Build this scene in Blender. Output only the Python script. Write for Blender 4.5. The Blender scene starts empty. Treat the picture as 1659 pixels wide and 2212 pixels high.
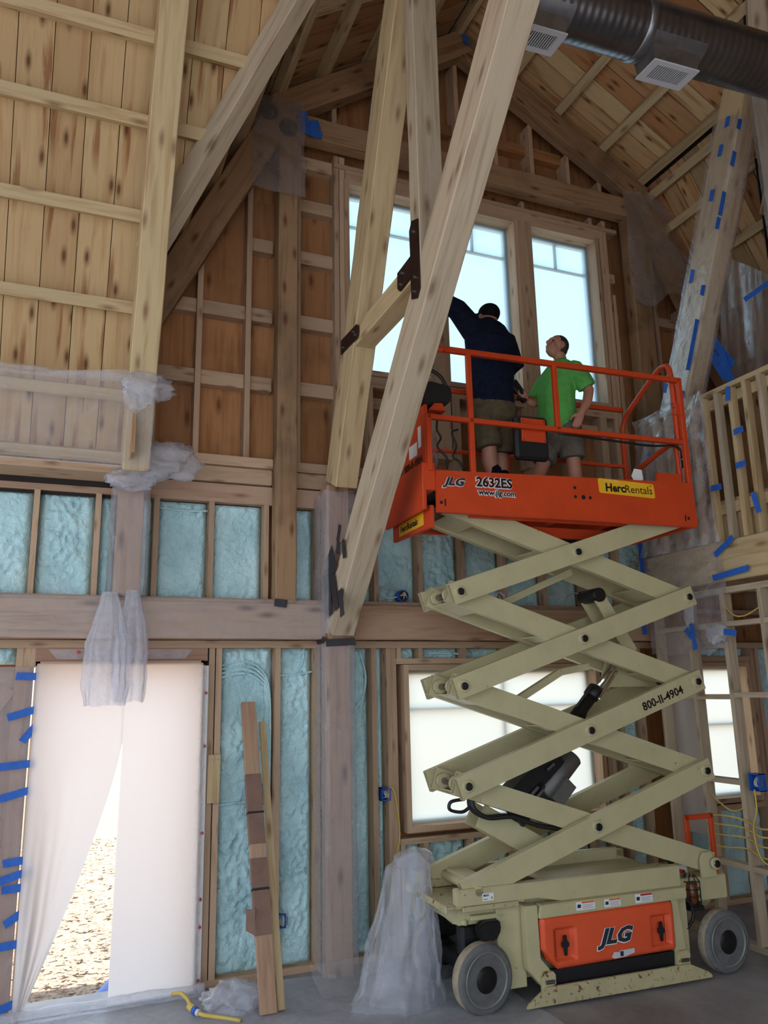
import bpy, bmesh, math, random
from mathutils import Vector, Matrix, noise
random.seed(7)
SC = bpy.context.scene
COL = SC.collection
V = Vector
# ------------------------------------------------------------------ camera
FPX, YAW, PITCH, ROLL = 1724.24, math.radians(22.543), math.radians(12.521), math.radians(-1.1735)
EYE = V((0, 0, 2.0))
_f = V((math.sin(YAW)*math.cos(PITCH), math.cos(YAW)*math.cos(PITCH), math.sin(PITCH)))
_r = V((math.cos(YAW), -math.sin(YAW), 0)); _u = _r.cross(_f)
CR = math.cos(ROLL)*_r + math.sin(ROLL)*_u
CU = -math.sin(ROLL)*_r + math.cos(ROLL)*_u
cam_data = bpy.data.cameras.new('camera'); cam = bpy.data.objects.new('camera', cam_data); COL.objects.link(cam)
cam_data.sensor_fit = 'HORIZONTAL'; cam_data.sensor_width = 36.0; cam_data.lens = FPX/1659*36.0
cam_data.clip_start = 0.05; cam_data.clip_end = 300
cam.matrix_world = Matrix(((CR.x, CU.x, -_f.x, EYE.x), (CR.y, CU.y, -_f.y, EYE.y), (CR.z, CU.z, -_f.z, EYE.z), (0, 0, 0, 1)))
SC.camera = cam
# ------------------------------------------------------------------ daylight
w = bpy.data.worlds.new('world'); SC.world = w; w.use_nodes = True
bg = w.node_tree.nodes['Background']
bg.inputs[0].default_value = (0.76, 0.88, 1.0, 1); bg.inputs[1].default_value = 1.75
sd = bpy.data.lights.new('sun', 'SUN'); sd.energy = 10.0; sd.angle = math.radians(0.6); sd.color = (1.0, 0.93, 0.82)
so = bpy.data.objects.new('sun', sd); COL.objects.link(so)
so.rotation_euler = (V((0.10, 0.16, -0.98))).to_track_quat('-Z', 'Y').to_euler()
SC.view_settings.view_transform = 'Standard'; SC.view_settings.look = 'None'
SC.view_settings.gamma = 1.0; SC.view_settings.use_curve_mapping = False; SC.view_settings.exposure = 0.45
SC.cycles.max_bounces = 10; SC.cycles.diffuse_bounces = 5; SC.cycles.transparent_max_bounces = 24
# ------------------------------------------------------------------ pixel helpers (a pixel gives a direction only)
def ray(x, y): return CR*((x-829)/FPX) - CU*((y-1106)/FPX) + _f
def onY(x, y, Y): d = ray(x, y); return EYE + d*(Y/d.y)
def onX(x, y, X): d = ray(x, y); return EYE + d*(X/d.x)
def onZ(x, y, Z): d = ray(x, y); return EYE + d*((Z-EYE.z)/d.z)
# ------------------------------------------------------------------ mesh helpers
SPACE = [Matrix.Identity(4)]
MW = {}
def link(o, mw, parent=None):
    COL.objects.link(o)
    m = SPACE[0] @ mw
    if parent is not None:
        o.parent = parent
        o.matrix_parent_inverse = MW[parent.name].inverted()
    o.matrix_basis = m; MW[o.name] = m
    return o
def tag(o, label=None, cat=None, group=None, kind=None):
    if label: o['label'] = label
    if cat: o['category'] = cat
    if group: o['group'] = group
    if kind: o['kind'] = kind
    return o
def empty(name, loc=(0, 0, 0), label=None, cat=None, group=None, kind=None, rz=0):
    o = bpy.data.objects.new(name, None); o.empty_display_size = .1
    link(o, Matrix.Translation(V(loc)) @ Matrix.Rotation(rz, 4, 'Z'))
    return tag(o, label, cat, group, kind)
def mobj(name, verts, faces, mat, parent=None, smooth=False, mw=None):
    me = bpy.data.meshes.new(name); me.from_pydata([tuple(v) for v in verts], [], faces); me.update()
    if mat: me.materials.append(mat)
    if smooth: me.polygons.foreach_set('use_smooth', [True]*len(me.polygons))
    return link(bpy.data.objects.new(name, me), mw or Matrix.Identity(4), parent)
def bobj(name, bm, mat, parent=None, smooth=False, mw=None):
    me = bpy.data.meshes.new(name); bm.to_mesh(me); bm.free()
    if mat: me.materials.append(mat)
    if smooth: me.polygons.foreach_set('use_smooth', [True]*len(me.polygons))
    return link(bpy.data.objects.new(name, me), mw or Matrix.Identity(4), parent)
BF = [(0, 3, 2, 1), (4, 5, 6, 7), (0, 1, 5, 4), (1, 2, 6, 5), (2, 3, 7, 6), (3, 0, 4, 7)]
def bverts(a, b):
    return [(a[0], a[1], a[2]), (b[0], a[1], a[2]), (b[0], b[1], a[2]), (a[0], b[1], a[2]), (a[0], a[1], b[2]), (b[0], a[1], b[2]), (b[0], b[1], b[2]), (a[0], b[1], b[2])]
def bevel_bm(bm, r, seg=1):
    bmesh.ops.bevel(bm, geom=bm.edges[:], offset=r, segments=seg, affect='EDGES', clamp_overlap=True)
def box(name, a, b, mat, parent=None, bevel=0, grain=None):
    """axis aligned box between corners a and b; grain = index of the axis the local X (wood grain) follows"""
    a, b = V(a), V(b); c = (a+b)/2; s = (b-a)/2
    if grain is None: grain = max(range(3), key=lambda i: abs(s[i]))
    if grain == 0: R = Matrix.Identity(3); d = s
    elif grain == 1: R = Matrix(((0, -1, 0), (1, 0, 0), (0, 0, 1))); d = V((s.y, s.x, s.z))
    else: R = Matrix(((0, 0, -1), (0, 1, 0), (1, 0, 0))); d = V((s.z, s.y, s.x))
    mw = Matrix.Translation(c) @ R.to_4x4()
    d = V((abs(d.x), abs(d.y), abs(d.z)))
    if bevel:
        bm = bmesh.new()
        vs = [bm.verts.new(v) for v in bverts(-d, d)]
        for f in BF: bm.faces.new([vs[i] for i in f])
        bevel_bm(bm, bevel)
        return bobj(name, bm, mat, parent, False, mw)
    return mobj(name, bverts(-d, d), BF, mat, parent, False, mw)
def frame(p0, p1, up=(0, 0, 1)):
    x = (V(p1)-V(p0)).normalized(); up = V(up)
    y = up.cross(x)
    if y.length < 1e-4: y = V((0, 1, 0)).cross(x)
    y.normalize(); z = x.cross(y)
    c = (V(p0)+V(p1))/2
    return Matrix(((x.x, y.x, z.x, c.x), (x.y, y.y, z.y, c.y), (x.z, y.z, z.z, c.z), (0, 0, 0, 1)))
def beam(name, p0, p1, wd, ht, mat, parent=None, up=(0, 0, 1), bevel=0, rough=0):
    """straight timber: local X from p0 to p1, ht along up, wd across"""
    L = (V(p1)-V(p0)).length/2
    if bevel or rough:
        bm = bmesh.new(); n = 1 if not rough else max(4, int(L*2/.25))
        rings = []
        for i in range(n+1):
            x = -L+2*L*i/n; q = []
            for sy, sz in ((-1, -1), (1, -1), (1, 1), (-1, 1)):
                q.append(bm.verts.new((x, sy*wd/2+random.uniform(-rough, rough), sz*ht/2+random.uniform(-rough, rough))))
            rings.append(q)
        for a, b in zip(rings, rings[1:]):
            for k in range(4): bm.faces.new((a[k], a[(k+1) % 4], b[(k+1) % 4], b[k]))
        bm.faces.new(rings[0][::-1]); bm.faces.new(rings[-1])
        bmesh.ops.recalc_face_normals(bm, faces=bm.faces)
        if bevel:
            es = [e for e in bm.edges if e.calc_face_angle(0) > .6]
            bmesh.ops.bevel(bm, geom=es, offset=bevel, segments=1, affect='EDGES', clamp_overlap=True)
        return bobj(name, bm, mat, parent, False, frame(p0, p1, up))
    d = V((L, wd/2, ht/2))
    return mobj(name, bverts(-d, d), BF, mat, parent, False, frame(p0, p1, up))
def prism(name, pts, axis, lo, hi, mat, parent=None, bevel=0, mw=None, smooth=False):
    """polygon pts (2D) extruded along axis; axis 0: pts are (y,z); 1: (x,z); 2: (x,y)"""
    def P(p, t):
        return (t, p[0], p[1]) if axis == 0 else ((p[0], t, p[1]) if axis == 1 else (p[0], p[1], t))
    n = len(pts); bm = bmesh.new()
    A = [bm.verts.new(P(p, lo)) for p in pts]; B = [bm.verts.new(P(p, hi)) for p in pts]
    bm.faces.new(A); bm.faces.new(B[::-1])
    for i in range(n): bm.faces.new((A[i], B[i], B[(i+1) % n], A[(i+1) % n]))
    bmesh.ops.recalc_face_normals(bm, faces=bm.faces)
    if bevel: bevel_bm(bm, bevel, 2)
    return bobj(name, bm, mat, parent, smooth, mw)
def sweep_rings(pts, rad, n=10, closed=False):
    pts = [V(p) for p in pts]; N = len(pts); vs = []; prev = None
    for i, p in enumerate(pts):
        t = (pts[min(i+1, N-1)] - pts[max(i-1, 0)])
        if closed: t = pts[(i+1) % N]-pts[i-1]
        t.normalize()
        if prev is None:
            a = V((0, 0, 1)) if abs(t.z) < .9 else V((1, 0, 0)); x = a.cross(t).normalized()
        else:
            x = (prev - t*prev.dot(t)).normalized()
        prev = x; y = t.cross(x)
        r = rad[i] if isinstance(rad, (list, tuple)) else rad
        rx, ry = r if isinstance(r, (list, tuple)) else (r, r)
        for k in range(n):
            a = 2*math.pi*k/n; vs.append(p + x*(rx*math.cos(a)) + y*(ry*math.sin(a)))
    return vs
def tube(name, pts, rad, mat, parent=None, n=8, closed=False, smooth=True):
    vs = sweep_rings(pts, rad, n, closed); N = len(pts); fs = []
    for i in range(N if closed else N-1):
        j = (i+1) % N
        for k in range(n): fs.append((i*n+k, i*n+(k+1) % n, j*n+(k+1) % n, j*n+k))
    if not closed:
        fs.append(tuple(range(n))[::-1]); fs.append(tuple((N-1)*n+k for k in range(n)))
    return mobj(name, vs, fs, mat, parent, smooth)
def cyl(name, p0, p1, r, mat, parent=None, n=16, r2=None, bevel=0):
    p0, p1 = V(p0), V(p1); fr = frame(p0, p1, (0, 0, 1) if abs((p1-p0).normalized().z) < .9 else (1, 0, 0)); L = (p1-p0).length/2
    r2 = r if r2 is None else r2
    prof = [(-L, r), (L, r2)] if not bevel else [(-L, r-bevel), (-L+bevel, r), (L-bevel, r2), (L, r2-bevel)]
    return lathe(name, prof, mat, parent, n, fr)
def lathe(name, prof, mat, parent=None, n=24, mw=None, smooth=False, cap=True):
    """profile of (x along axis, radius) revolved about local X"""
    vs = []; fs = []
    for x, r in prof:
        for k in range(n): a = 2*math.pi*k/n; vs.append((x, r*math.cos(a), r*math.sin(a)))
    for i in range(len(prof)-1):
        for k in range(n): fs.append((i*n+k, i*n+(k+1) % n, (i+1)*n+(k+1) % n, (i+1)*n+k))
    if cap:
        fs.append(tuple(range(n))[::-1]); fs.append(tuple((len(prof)-1)*n+k for k in range(n)))
    o = mobj(name, vs, fs, mat, parent, smooth, mw)
    if not smooth and n > 12:
        me = o.data
        for p in me.polygons:
            if len(p.vertices) == 4: p.use_smooth = True
        for e in me.edges: pass
    return o
def sheet(name, fn, nu, nv, mat, parent=None, closed=False, smooth=True):
    vs = []; fs = []
    for j in range(nv+1):
        for i in range(nu if closed else nu+1): vs.append(fn(i/nu, j/nv))
    W = nu if closed else nu+1
    for j in range(nv):
        for i in range(nu):
            a = j*W+i; b = j*W+(i+1) % W if closed else j*W+i+1
            fs.append((a, b, b+W, a+W))
    return mobj(name, vs, fs, mat, parent, smooth)
def nz(p, s=1.0, oct=3):
    return noise.fractal(V(p)*s, 1.0, 2.0, oct)
def ridged(p, s=1.0):
    n_ = noise.noise(V(p)*s); return 1-abs(n_)*2
def spline(pts, n=8):
    pts = [V(p) for p in pts]; out = []
    for i in range(len(pts)-1):
        p0 = pts[max(i-1, 0)]; p1 = pts[i]; p2 = pts[i+1]; p3 = pts[min(i+2, len(pts)-1)]
        for k in range(n):
            t = k/n; out.append(.5*((2*p1)+(-p0+p2)*t+(2*p0-5*p1+4*p2-p3)*t*t+(-p0+3*p1-3*p2+p3)*t**3))
    out.append(pts[-1]); return out
def clip(poly, f):
    """keep the part of a 2D polygon where the linear f(p) >= 0"""
    out = []
    for i in range(len(poly)):
        a, b = poly[i], poly[(i+1) % len(poly)]; fa, fb = f(a), f(b)
        if fa >= 0: out.append(a)
        if (fa < 0) != (fb < 0):
            t = fa/(fa-fb); out.append((a[0]+(b[0]-a[0])*t, a[1]+(b[1]-a[1])*t))
    return out
def text(name, s, size, mat, parent, mw, shear=0, bold=0, depth=.0006, align='LEFT', sx=1.0):
    cu = bpy.data.curves.new(name, 'FONT'); cu.body = s; cu.size = size; cu.shear = shear; cu.offset = bold; cu.extrude = depth
    cu.align_x = align; cu.resolution_u = 2
    to = bpy.data.objects.new('tmp', cu); COL.objects.link(to)
    dg = bpy.context.evaluated_depsgraph_get(); me = bpy.data.meshes.new_from_object(to.evaluated_get(dg))
    bpy.data.objects.remove(to); bpy.data.curves.remove(cu)
    me.materials.clear(); me.materials.append(mat); me.transform(Matrix.Diagonal((sx, 1, 1, 1)))
    return link(bpy.data.objects.new(name, me), mw, parent)
def axes(o, ex, ey):
    ex, ey = V(ex).normalized(), V(ey).normalized(); ez = ex.cross(ey)
    return Matrix(((ex.x, ey.x, ez.x, o[0]), (ex.y, ey.y, ez.y, o[1]), (ex.z, ey.z, ez.z, o[2]), (0, 0, 0, 1)))
# ------------------------------------------------------------------ materials
def srgb(r, g, b):
    f = lambda c: (c/255/12.92) if c/255 <= .04045 else ((c/255+.055)/1.055)**2.4
    return (f(r), f(g), f(b), 1)
class NT:
    def __init__(s, name):
        s.m = bpy.data.materials.new(name); s.m.use_nodes = True; s.t = s.m.node_tree; s.n = s.t.nodes; s.l = s.t.links
        s.b = s.n['Principled BSDF']; s.o = s.n['Material Output']
    def add(s, t, **kw):
        n = s.n.new(t)
        for k, v in kw.items():
            if hasattr(n, k): setattr(n, k, v)
            else: n.inputs[k].default_value = v
        return n
    def ln(s, a, b): s.l.new(a, b)
    def ramp(s, fac, stops):
        r = s.n.new('ShaderNodeValToRGB'); e = r.color_ramp.elements
        while len(e) < len(stops): e.new(.5)
        for k, (p, c) in enumerate(stops): e[k].position = p; e[k].color = c
        s.ln(fac, r.inputs[0]); return r.outputs[0]
    def mix(s, fac, a, b, blend='MIX'):
        m = s.n.new('ShaderNodeMix'); m.data_type = 'RGBA'; m.blend_type = blend
        for i, x in ((0, fac), (6, a), (7, b)):
            if hasattr(x, 'links') or hasattr(x, 'is_linked'): s.ln(x, m.inputs[i])
            else: m.inputs[i].default_value = x
        return m.outputs[2]
    def math(s, op, a, b=0.0, clampv=False):
        m = s.n.new('ShaderNodeMath'); m.operation = op; m.use_clamp = clampv
        for i, x in ((0, a), (1, b)):
            if hasattr(x, 'is_linked'): s.ln(x, m.inputs[i])
            else: m.inputs[i].default_value = x
        return m.outputs[0]
    def coords(s, scale=(1, 1, 1), rnd=7.0, kind='Object'):
        tc = s.n.new('ShaderNodeTexCoord'); oi = s.n.new('ShaderNodeObjectInfo')
        mu = s.n.new('ShaderNodeVectorMath'); mu.operation = 'SCALE'; mu.inputs[0].default_value = (3.1*rnd, 1.7*rnd, 2.3*rnd); s.ln(oi.outputs['Random'], mu.inputs['Scale'])
        ad = s.n.new('ShaderNodeVectorMath'); s.ln(tc.outputs[kind], ad.inputs[0]); s.ln(mu.outputs[0], ad.inputs[1])
        mp = s.n.new('ShaderNodeMapping'); mp.inputs['Scale'].default_value = scale; s.ln(ad.outputs[0], mp.inputs[0])
        return mp.outputs[0], oi.outputs['Random'], ad.outputs[0]
    def noise(s, vec, scale=5, detail=4, rough=.55, dist=0):
        n = s.add('ShaderNodeTexNoise'); n.inputs['Scale'].default_value = scale; n.inputs['Detail'].default_value = detail; n.inputs['Roughness'].default_value = rough; n.inputs['Distortion'].default_value = dist
        if vec: s.ln(vec, n.inputs['Vector'])
        return n.outputs[0]
    def bump(s, h, strength=.3, dist=.01):
        b = s.n.new('ShaderNodeBump'); b.inputs['Strength'].default_value = strength; b.inputs['Distance'].default_value = dist
        s.ln(h, b.inputs['Height']); s.ln(b.outputs[0], s.b.inputs['Normal']); return b.outputs[0]
    def done(s, col, rough=.7, metal=0, spec=None):
        if hasattr(col, 'is_linked'): s.ln(col, s.b.inputs['Base Color'])
        else: s.b.inputs['Base Color'].default_value = col
        s.b.inputs['Roughness'].default_value = rough; s.b.inputs['Metallic'].default_value = metal
        if spec is not None: s.b.inputs['Specular IOR Level'].default_value = spec
        return s.m
def wood(name, c1, c2, knots=.5, var=.35, tint=None, stain=0, rough=.75, gscale=1.0, kd=1.0, streak=0):
    t = NT(name); vec, rnd, raw = t.coords((.55, 9, 9))
    g = t.noise(vec, 2.2*gscale, 6, .6, .6)
    col = t.ramp(g, [(.3, c2), (.5, c1), (.62, c1), (.8, c2)])
    fine = t.noise(vec, 14, 2, .5)
    col = t.mix(t.math('MULTIPLY', fine, .25), col, (c2[0]*.6, c2[1]*.55, c2[2]*.5, 1))
    if tint:
        col = t.mix(t.math('MULTIPLY', t.math('FRACT', t.math('MULTIPLY', rnd, 17.3)), tint[1]), col, tint[0])
    sp = t.n.new('ShaderNodeSeparateXYZ'); t.ln(raw, sp.inputs[0]); cb = t.n.new('ShaderNodeCombineXYZ')
    t.ln(t.math('MULTIPLY', sp.outputs[0], kd*1.7), cb.inputs[0]); t.ln(t.math('MULTIPLY', t.math('ADD', sp.outputs[1], sp.outputs[2]), kd*5.2), cb.inputs[1])
    vo = t.add('ShaderNodeTexVoronoi', voronoi_dimensions='2D'); vo.inputs['Scale'].default_value = 1.0; vo.inputs['Randomness'].default_value = 1; t.ln(cb.outputs[0], vo.inputs['Vector'])
    kf = t.ramp(vo.outputs['Distance'], [(.035, (1, 1, 1, 1)), (.075, (.55, .55, .55, 1)), (.15, (0, 0, 0, 1))])
    if streak:
        vs_ = t.add('ShaderNodeTexVoronoi', voronoi_dimensions='2D'); vs_.inputs['Scale'].default_value = 1.0; cb2 = t.n.new('ShaderNodeCombineXYZ')
        t.ln(t.math('MULTIPLY', sp.outputs[0], .9), cb2.inputs[0]); t.ln(t.math('ADD', t.math('MULTIPLY', t.math('ADD', sp.outputs[1], sp.outputs[2]), 9.0), t.math('MULTIPLY', g, 1.2)), cb2.inputs[1]); t.ln(cb2.outputs[0], vs_.inputs['Vector'])
        sf2 = t.ramp(vs_.outputs['Distance'], [(.08, (1, 1, 1, 1)), (.24, (0, 0, 0, 1))])
        col = t.mix(t.math('MULTIPLY', sf2, streak), col, srgb(128, 70, 34))
    col = t.mix(t.math('MULTIPLY', kf, knots), col, srgb(92, 52, 26))
    if stain:
        sn = t.noise(raw, 1.3, 4, .6, .3)
        sf = t.ramp(sn, [(.5, (0, 0, 0, 1)), (.72, (1, 1, 1, 1))])
        col = t.mix(t.math('MULTIPLY', sf, stain), col, srgb(58, 44, 36))
    hv = t.n.new('ShaderNodeHueSaturation'); t.ln(col, hv.inputs['Color'])
    t.ln(t.math('ADD', t.math('MULTIPLY', rnd, var), 1-var*.55), hv.inputs['Value'])
    t.bump(g, .25, .006)
    return t.done(hv.outputs[0], rough, spec=.25)
def plain(name, c, rough=.5, metal=0, var=.12, scale=8, spec=None, bump=0, wear=None):
    t = NT(name); vec, rnd, raw = t.coords((1, 1, 1), 1.0)
    g = t.noise(vec, scale, 4, .6)
    d = (c[0]*(1-var*2), c[1]*(1-var*2), c[2]*(1-var*2), 1)
    col = t.ramp(g, [(.3, d), (.6, c)])
    if wear:
        n2 = t.noise(vec, 23, 5, .7, .4); f = t.ramp(n2, [(wear[1], (0, 0, 0, 1)), (wear[1]+.05, (1, 1, 1, 1))])
        col = t.mix(f, col, wear[0])
    if bump: t.bump(g, bump, .01)
    return t.done(col, rough, metal, spec)
def film(name, tint, alpha, rough=.25, transl=.35, bump=.5, scale=14):
    """thin polyethylene film: partly clear, partly milky, glossy"""
    t = NT(name); vec, rnd, raw = t.coords((1, 1, 1), 2.0)
    n1 = t.noise(vec, scale, 5, .62, .8)
    bp = t.n.new('ShaderNodeBump'); bp.inputs['Strength'].default_value = bump; bp.inputs['Distance'].default_value = .02; t.ln(n1, bp.inputs['Height'])
    tr = t.add('ShaderNodeBsdfTransparent'); tr.inputs[0].default_value = (1, 1, 1, 1)
    df = t.add('ShaderNodeBsdfDiffuse'); df.inputs[0].default_value = tint
    tl = t.add('ShaderNodeBsdfTranslucent'); tl.inputs[0].default_value = tint
    gl = t.add('ShaderNodeBsdfGlossy'); gl.inputs[0].default_value = (1, 1, 1, 1); gl.inputs['Roughness'].default_value = rough
    for s_ in (df, tl, gl): t.ln(bp.outputs[0], s_.inputs['Normal'])
    m1 = t.add('ShaderNodeMixShader'); m1.inputs[0].default_value = transl; t.ln(df.outputs[0], m1.inputs[1]); t.ln(tl.outputs[0], m1.inputs[2])
    lw = t.add('ShaderNodeLayerWeight'); lw.inputs[0].default_value = .25; t.ln(bp.outputs[0], lw.inputs['Normal'])
    m0 = t.add('ShaderNodeMixShader'); t.ln(t.math('ADD', t.math('MULTIPLY', lw.outputs['Fresnel'], .5), .05), m0.inputs[0]); t.ln(m1.outputs[0], m0.inputs[1]); t.ln(gl.outputs[0], m0.inputs[2])
    m2 = t.add('ShaderNodeMixShader')
    fac = t.math('ADD', alpha, t.math('MULTIPLY', t.math('SUBTRACT', n1, .5), .35), True)
    fac = t.math('ADD', fac, t.math('MULTIPLY', lw.outputs['Facing'], .25), True)
    t.ln(fac, m2.inputs[0]); t.ln(tr.outputs[0], m2.inputs[1]); t.ln(m0.outputs[0], m2.inputs[2])
    t.ln(m2.outputs[0], t.o.inputs[0]); return t.m
M = {}
M['pine'] = wood('pine', srgb(198, 174, 134), srgb(176, 146, 104), .6, .2, None, 0, .75, 1, 1.0, .25)
M['pine_grey'] = wood('pine_grey', srgb(190, 172, 148), srgb(166, 146, 120), .6, .15, None, 0, .75, 1, .9, .25)
M['stud'] = wood('stud_wood', srgb(193, 162, 134), srgb(168, 136, 108), .55, .3, None, 0, .75, 1, 1.2)
M['stud_pink'] = wood('stud_pink', srgb(184, 152, 128), srgb(160, 126, 104), .5, .25)
M['timber'] = wood('timber_brown', srgb(164, 130, 98), srgb(130, 98, 70), .8, .15, None, .55)
M['beam'] = wood('beam_wood', srgb(180, 146, 120), srgb(154, 120, 96), .85, .12, None, 0, .75, 1, .8, .2)
M['roof'] = wood('roof_board', srgb(204, 176, 132), srgb(176, 138, 94), .9, .5, (srgb(164, 104, 60), .9), 0, .75, 1, 1.1, .5)
M['panel'] = wood('panel_board', srgb(200, 172, 128), srgb(180, 144, 100), .9, .2, (srgb(182, 136, 92), .45), 0, .75, 1, 1.0, .7)
M['ply'] = wood('plywood', srgb(178, 126, 82), srgb(150, 98, 60), .8, .3, (srgb(134, 96, 66), .5), .35, .8, .8, .8, .35)
M['door'] = wood('door_wood', srgb(172, 134, 112), srgb(146, 110, 90), .2, .1)
M['felt'] = plain('roofing_felt', srgb(40, 34, 30), .95, 0, .1, 10)
M['cream'] = plain('cream_paint', srgb(190, 180, 140), .42, 0, .05, 6, .4, 0, (srgb(96, 74, 52), .665))
M['cream_dirty'] = plain('cream_paint_rusty', srgb(186, 174, 134), .5, 0, .08, 6, .35, 0, (srgb(104, 62, 34), .575))
M['orange'] = plain('orange_paint', srgb(206, 70, 30), .42, 0, .06, 5, .4, 0, (srgb(110, 38, 20), .675))
M['orange_plastic'] = plain('orange_plastic', srgb(226, 88, 50), .45, 0, .05, 4, .4, 0, (srgb(140, 48, 26), .68))
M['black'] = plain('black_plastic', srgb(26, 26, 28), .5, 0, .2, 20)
M['blackmetal'] = plain('black_metal', srgb(34, 33, 34), .45, .4, .2, 12)
M['bronze'] = plain('bronze_plate', srgb(62, 40, 34), .5, .5, .2, 10)
M['steel'] = plain('steel', srgb(150, 150, 154), .35, 1, .15, 20)
M['chrome'] = plain('chrome_rod', srgb(225, 225, 228), .12, 1, .03, 20)
M['galv'] = plain('galvanized', srgb(150, 152, 156), .38, .9, .18, 9, None, .1)
M['duct'] = plain('duct_metal', srgb(122, 122, 126), .33, .92, .12, 6, None, .05)
M['rubber'] = plain('tyre_rubber', srgb(104, 103, 104), .85, 0, .15, 14)
M['rubber_tread'] = plain('tyre_tread', srgb(164, 150, 128), .9, 0, .15, 20)
M['rim'] = plain('wheel_rim', srgb(132, 136, 128), .5, .3, .12, 10)
M['white'] = plain('white_vinyl', srgb(232, 232, 232), .4, 0, .02)
M['whitemetal'] = plain('white_metal', srgb(206, 208, 214), .4, .1, .03)
M['decal_black'] = plain('decal_black', srgb(22, 22, 24), .4, 0, .02)
M['decal_navy'] = plain('decal_navy', srgb(34, 48, 58), .45, 0, .08, 30)
M['yellow'] = plain('yellow_decal', srgb(240, 184, 40), .4, 0, .03)
M['red'] = plain('red_decal', srgb(178, 36, 40), .4, 0, .03)
M['orange_decal'] = plain('orange_decal', srgb(232, 110, 40), .4, 0, .03)
M['grey_print'] = plain('grey_print', srgb(150, 152, 160), .5, 0, .05)
M['tape'] = plain('blue_tape', srgb(38, 98, 190), .65, 0, .12, 30)
M['ductape'] = plain('black_tape', srgb(48, 44, 50), .45, 0, .2, 20)
M['bluebox'] = plain('blue_plastic', srgb(36, 92, 184), .45, 0, .1, 12)
M['yellowcable'] = plain('yellow_cable', srgb(206, 176, 88), .5, 0, .08)
M['whitecable'] = plain('white_cable', srgb(206, 208, 206), .5, 0, .08)
M['card'] = plain('cardboard', srgb(132, 102, 88), .85, 0, .1, 8)
M['skin'] = plain('skin', srgb(186, 128, 104), .55, 0, .08, 12)
M['skin_darker'] = plain('skin_leg', srgb(176, 122, 100), .6, 0, .1, 12)  # slightly darker skin tone for the man in the sweater
M['navy'] = plain('navy_cloth', srgb(24, 30, 48), .9, 0, .2, 25, .1, .3)
M['cap'] = plain('black_cloth', srgb(20, 20, 24), .9, 0, .2, 30, .1)
M['green'] = plain('green_cloth', srgb(100, 178, 88), .9, 0, .1, 18, .1, .25)
M['olive'] = plain('olive_cloth', srgb(98, 86, 66), .9, 0, .2, 14, .1, .3)
M['khaki'] = plain('grey_khaki_cloth', srgb(112, 104, 92), .9, 0, .15, 14, .1, .3)
M['hair'] = plain('short_hair', srgb(58, 46, 40), .8, 0, .3, 60)
M['shoe'] = plain('shoe_leather', srgb(30, 28, 30), .6, 0, .2, 20)
M['amber'] = plain('amber_lens', srgb(120, 66, 28), .25, 0, .1)
M['motor'] = plain('grey_motor', srgb(100, 98, 94), .45, .3, .1)
M['film'] = film('plastic_film', (.80, .82, .88, 1), .24)
M['film_wrap'] = film('plastic_wrap', (.66, .64, .68, 1), .30, .22, .3, .6, 10)
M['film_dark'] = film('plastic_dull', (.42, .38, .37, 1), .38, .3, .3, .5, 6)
M['film_milky'] = film('plastic_milky', (.82, .84, .94, 1), .34, .16, .45, .7, 11)
M['film_heap'] = film('plastic_heap_film', (.84, .86, .96, 1), .20, .12, .45, .8, 9)
M['film_rail'] = film('plastic_railing_film', (.80, .82, .92, 1), .30, .14, .3, 1.0, 7)
M['film_floor'] = film('plastic_floor', (.62, .64, .72, 1), .35, .22, .1, .5, 9)
M['film_curtain'] = film('plastic_curtain', (.68, .63, .615, 1), 1.25, .45, .82, .15, 5)
def pane_mat(name, c, k):
    t = NT(name); vec, rnd, raw = t.coords((1, 1, 1), 1.0)
    n1 = t.noise(vec, 1.4, 3, .5)
    tr = t.add('ShaderNodeBsdfTransparent'); tl = t.add('ShaderNodeBsdfTranslucent'); df = t.add('ShaderNodeBsdfDiffuse')
    tl.inputs[0].default_value = c; df.inputs[0].default_value = c; tr.inputs[0].default_value = c
    a = t.add('ShaderNodeMixShader'); a.inputs[0].default_value = .2; t.ln(tl.outputs[0], a.inputs[1]); t.ln(df.outputs[0], a.inputs[2])
    b = t.add('ShaderNodeMixShader'); t.ln(t.math('ADD', k, t.math('MULTIPLY', t.math('SUBTRACT', n1, .5), .3)), b.inputs[0]); t.ln(a.outputs[0], b.inputs[1]); t.ln(tr.outputs[0], b.inputs[2])
    t.ln(b.outputs[0], t.o.inputs[0]); return t.m
M['pane_up'] = pane_mat('window_film_upper', (.48, .69, .82, 1), .36)
M['pane_low'] = pane_mat('window_film_lower', (.70, .75, .70, 1), .05)
def foam_mat():
    t = NT('spray_foam'); vec, rnd, raw = t.coords((1, 1, 1), 3.0)
    n1 = t.noise(vec, 24, 4, .6, .7); n2 = t.noise(vec, 3, 3, .5)
    col = t.ramp(n2, [(.3, srgb(170, 206, 212)), (.55, srgb(194, 228, 232)), (.75, srgb(210, 238, 240))])
    t.bump(n1, .8, .03); return t.done(col, .7, spec=.3)
M['foam'] = foam_mat()
def floor_mat():
    t = NT('concrete_floor'); vec, rnd, raw = t.coords((1, 1, 1), 0)
    n1 = t.noise(vec, 1.6, 6, .65, .5); n2 = t.noise(vec, 30, 3, .6)
    col = t.ramp(n1, [(.3, srgb(104, 102, 106)), (.5, srgb(134, 132, 136)), (.72, srgb(158, 156, 160))])
    col = t.mix(t.math('MULTIPLY', n2, .25), col, srgb(180, 176, 170)); t.bump(n2, .12, .01); return t.done(col, .55)
M['floor'] = floor_mat()
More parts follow.
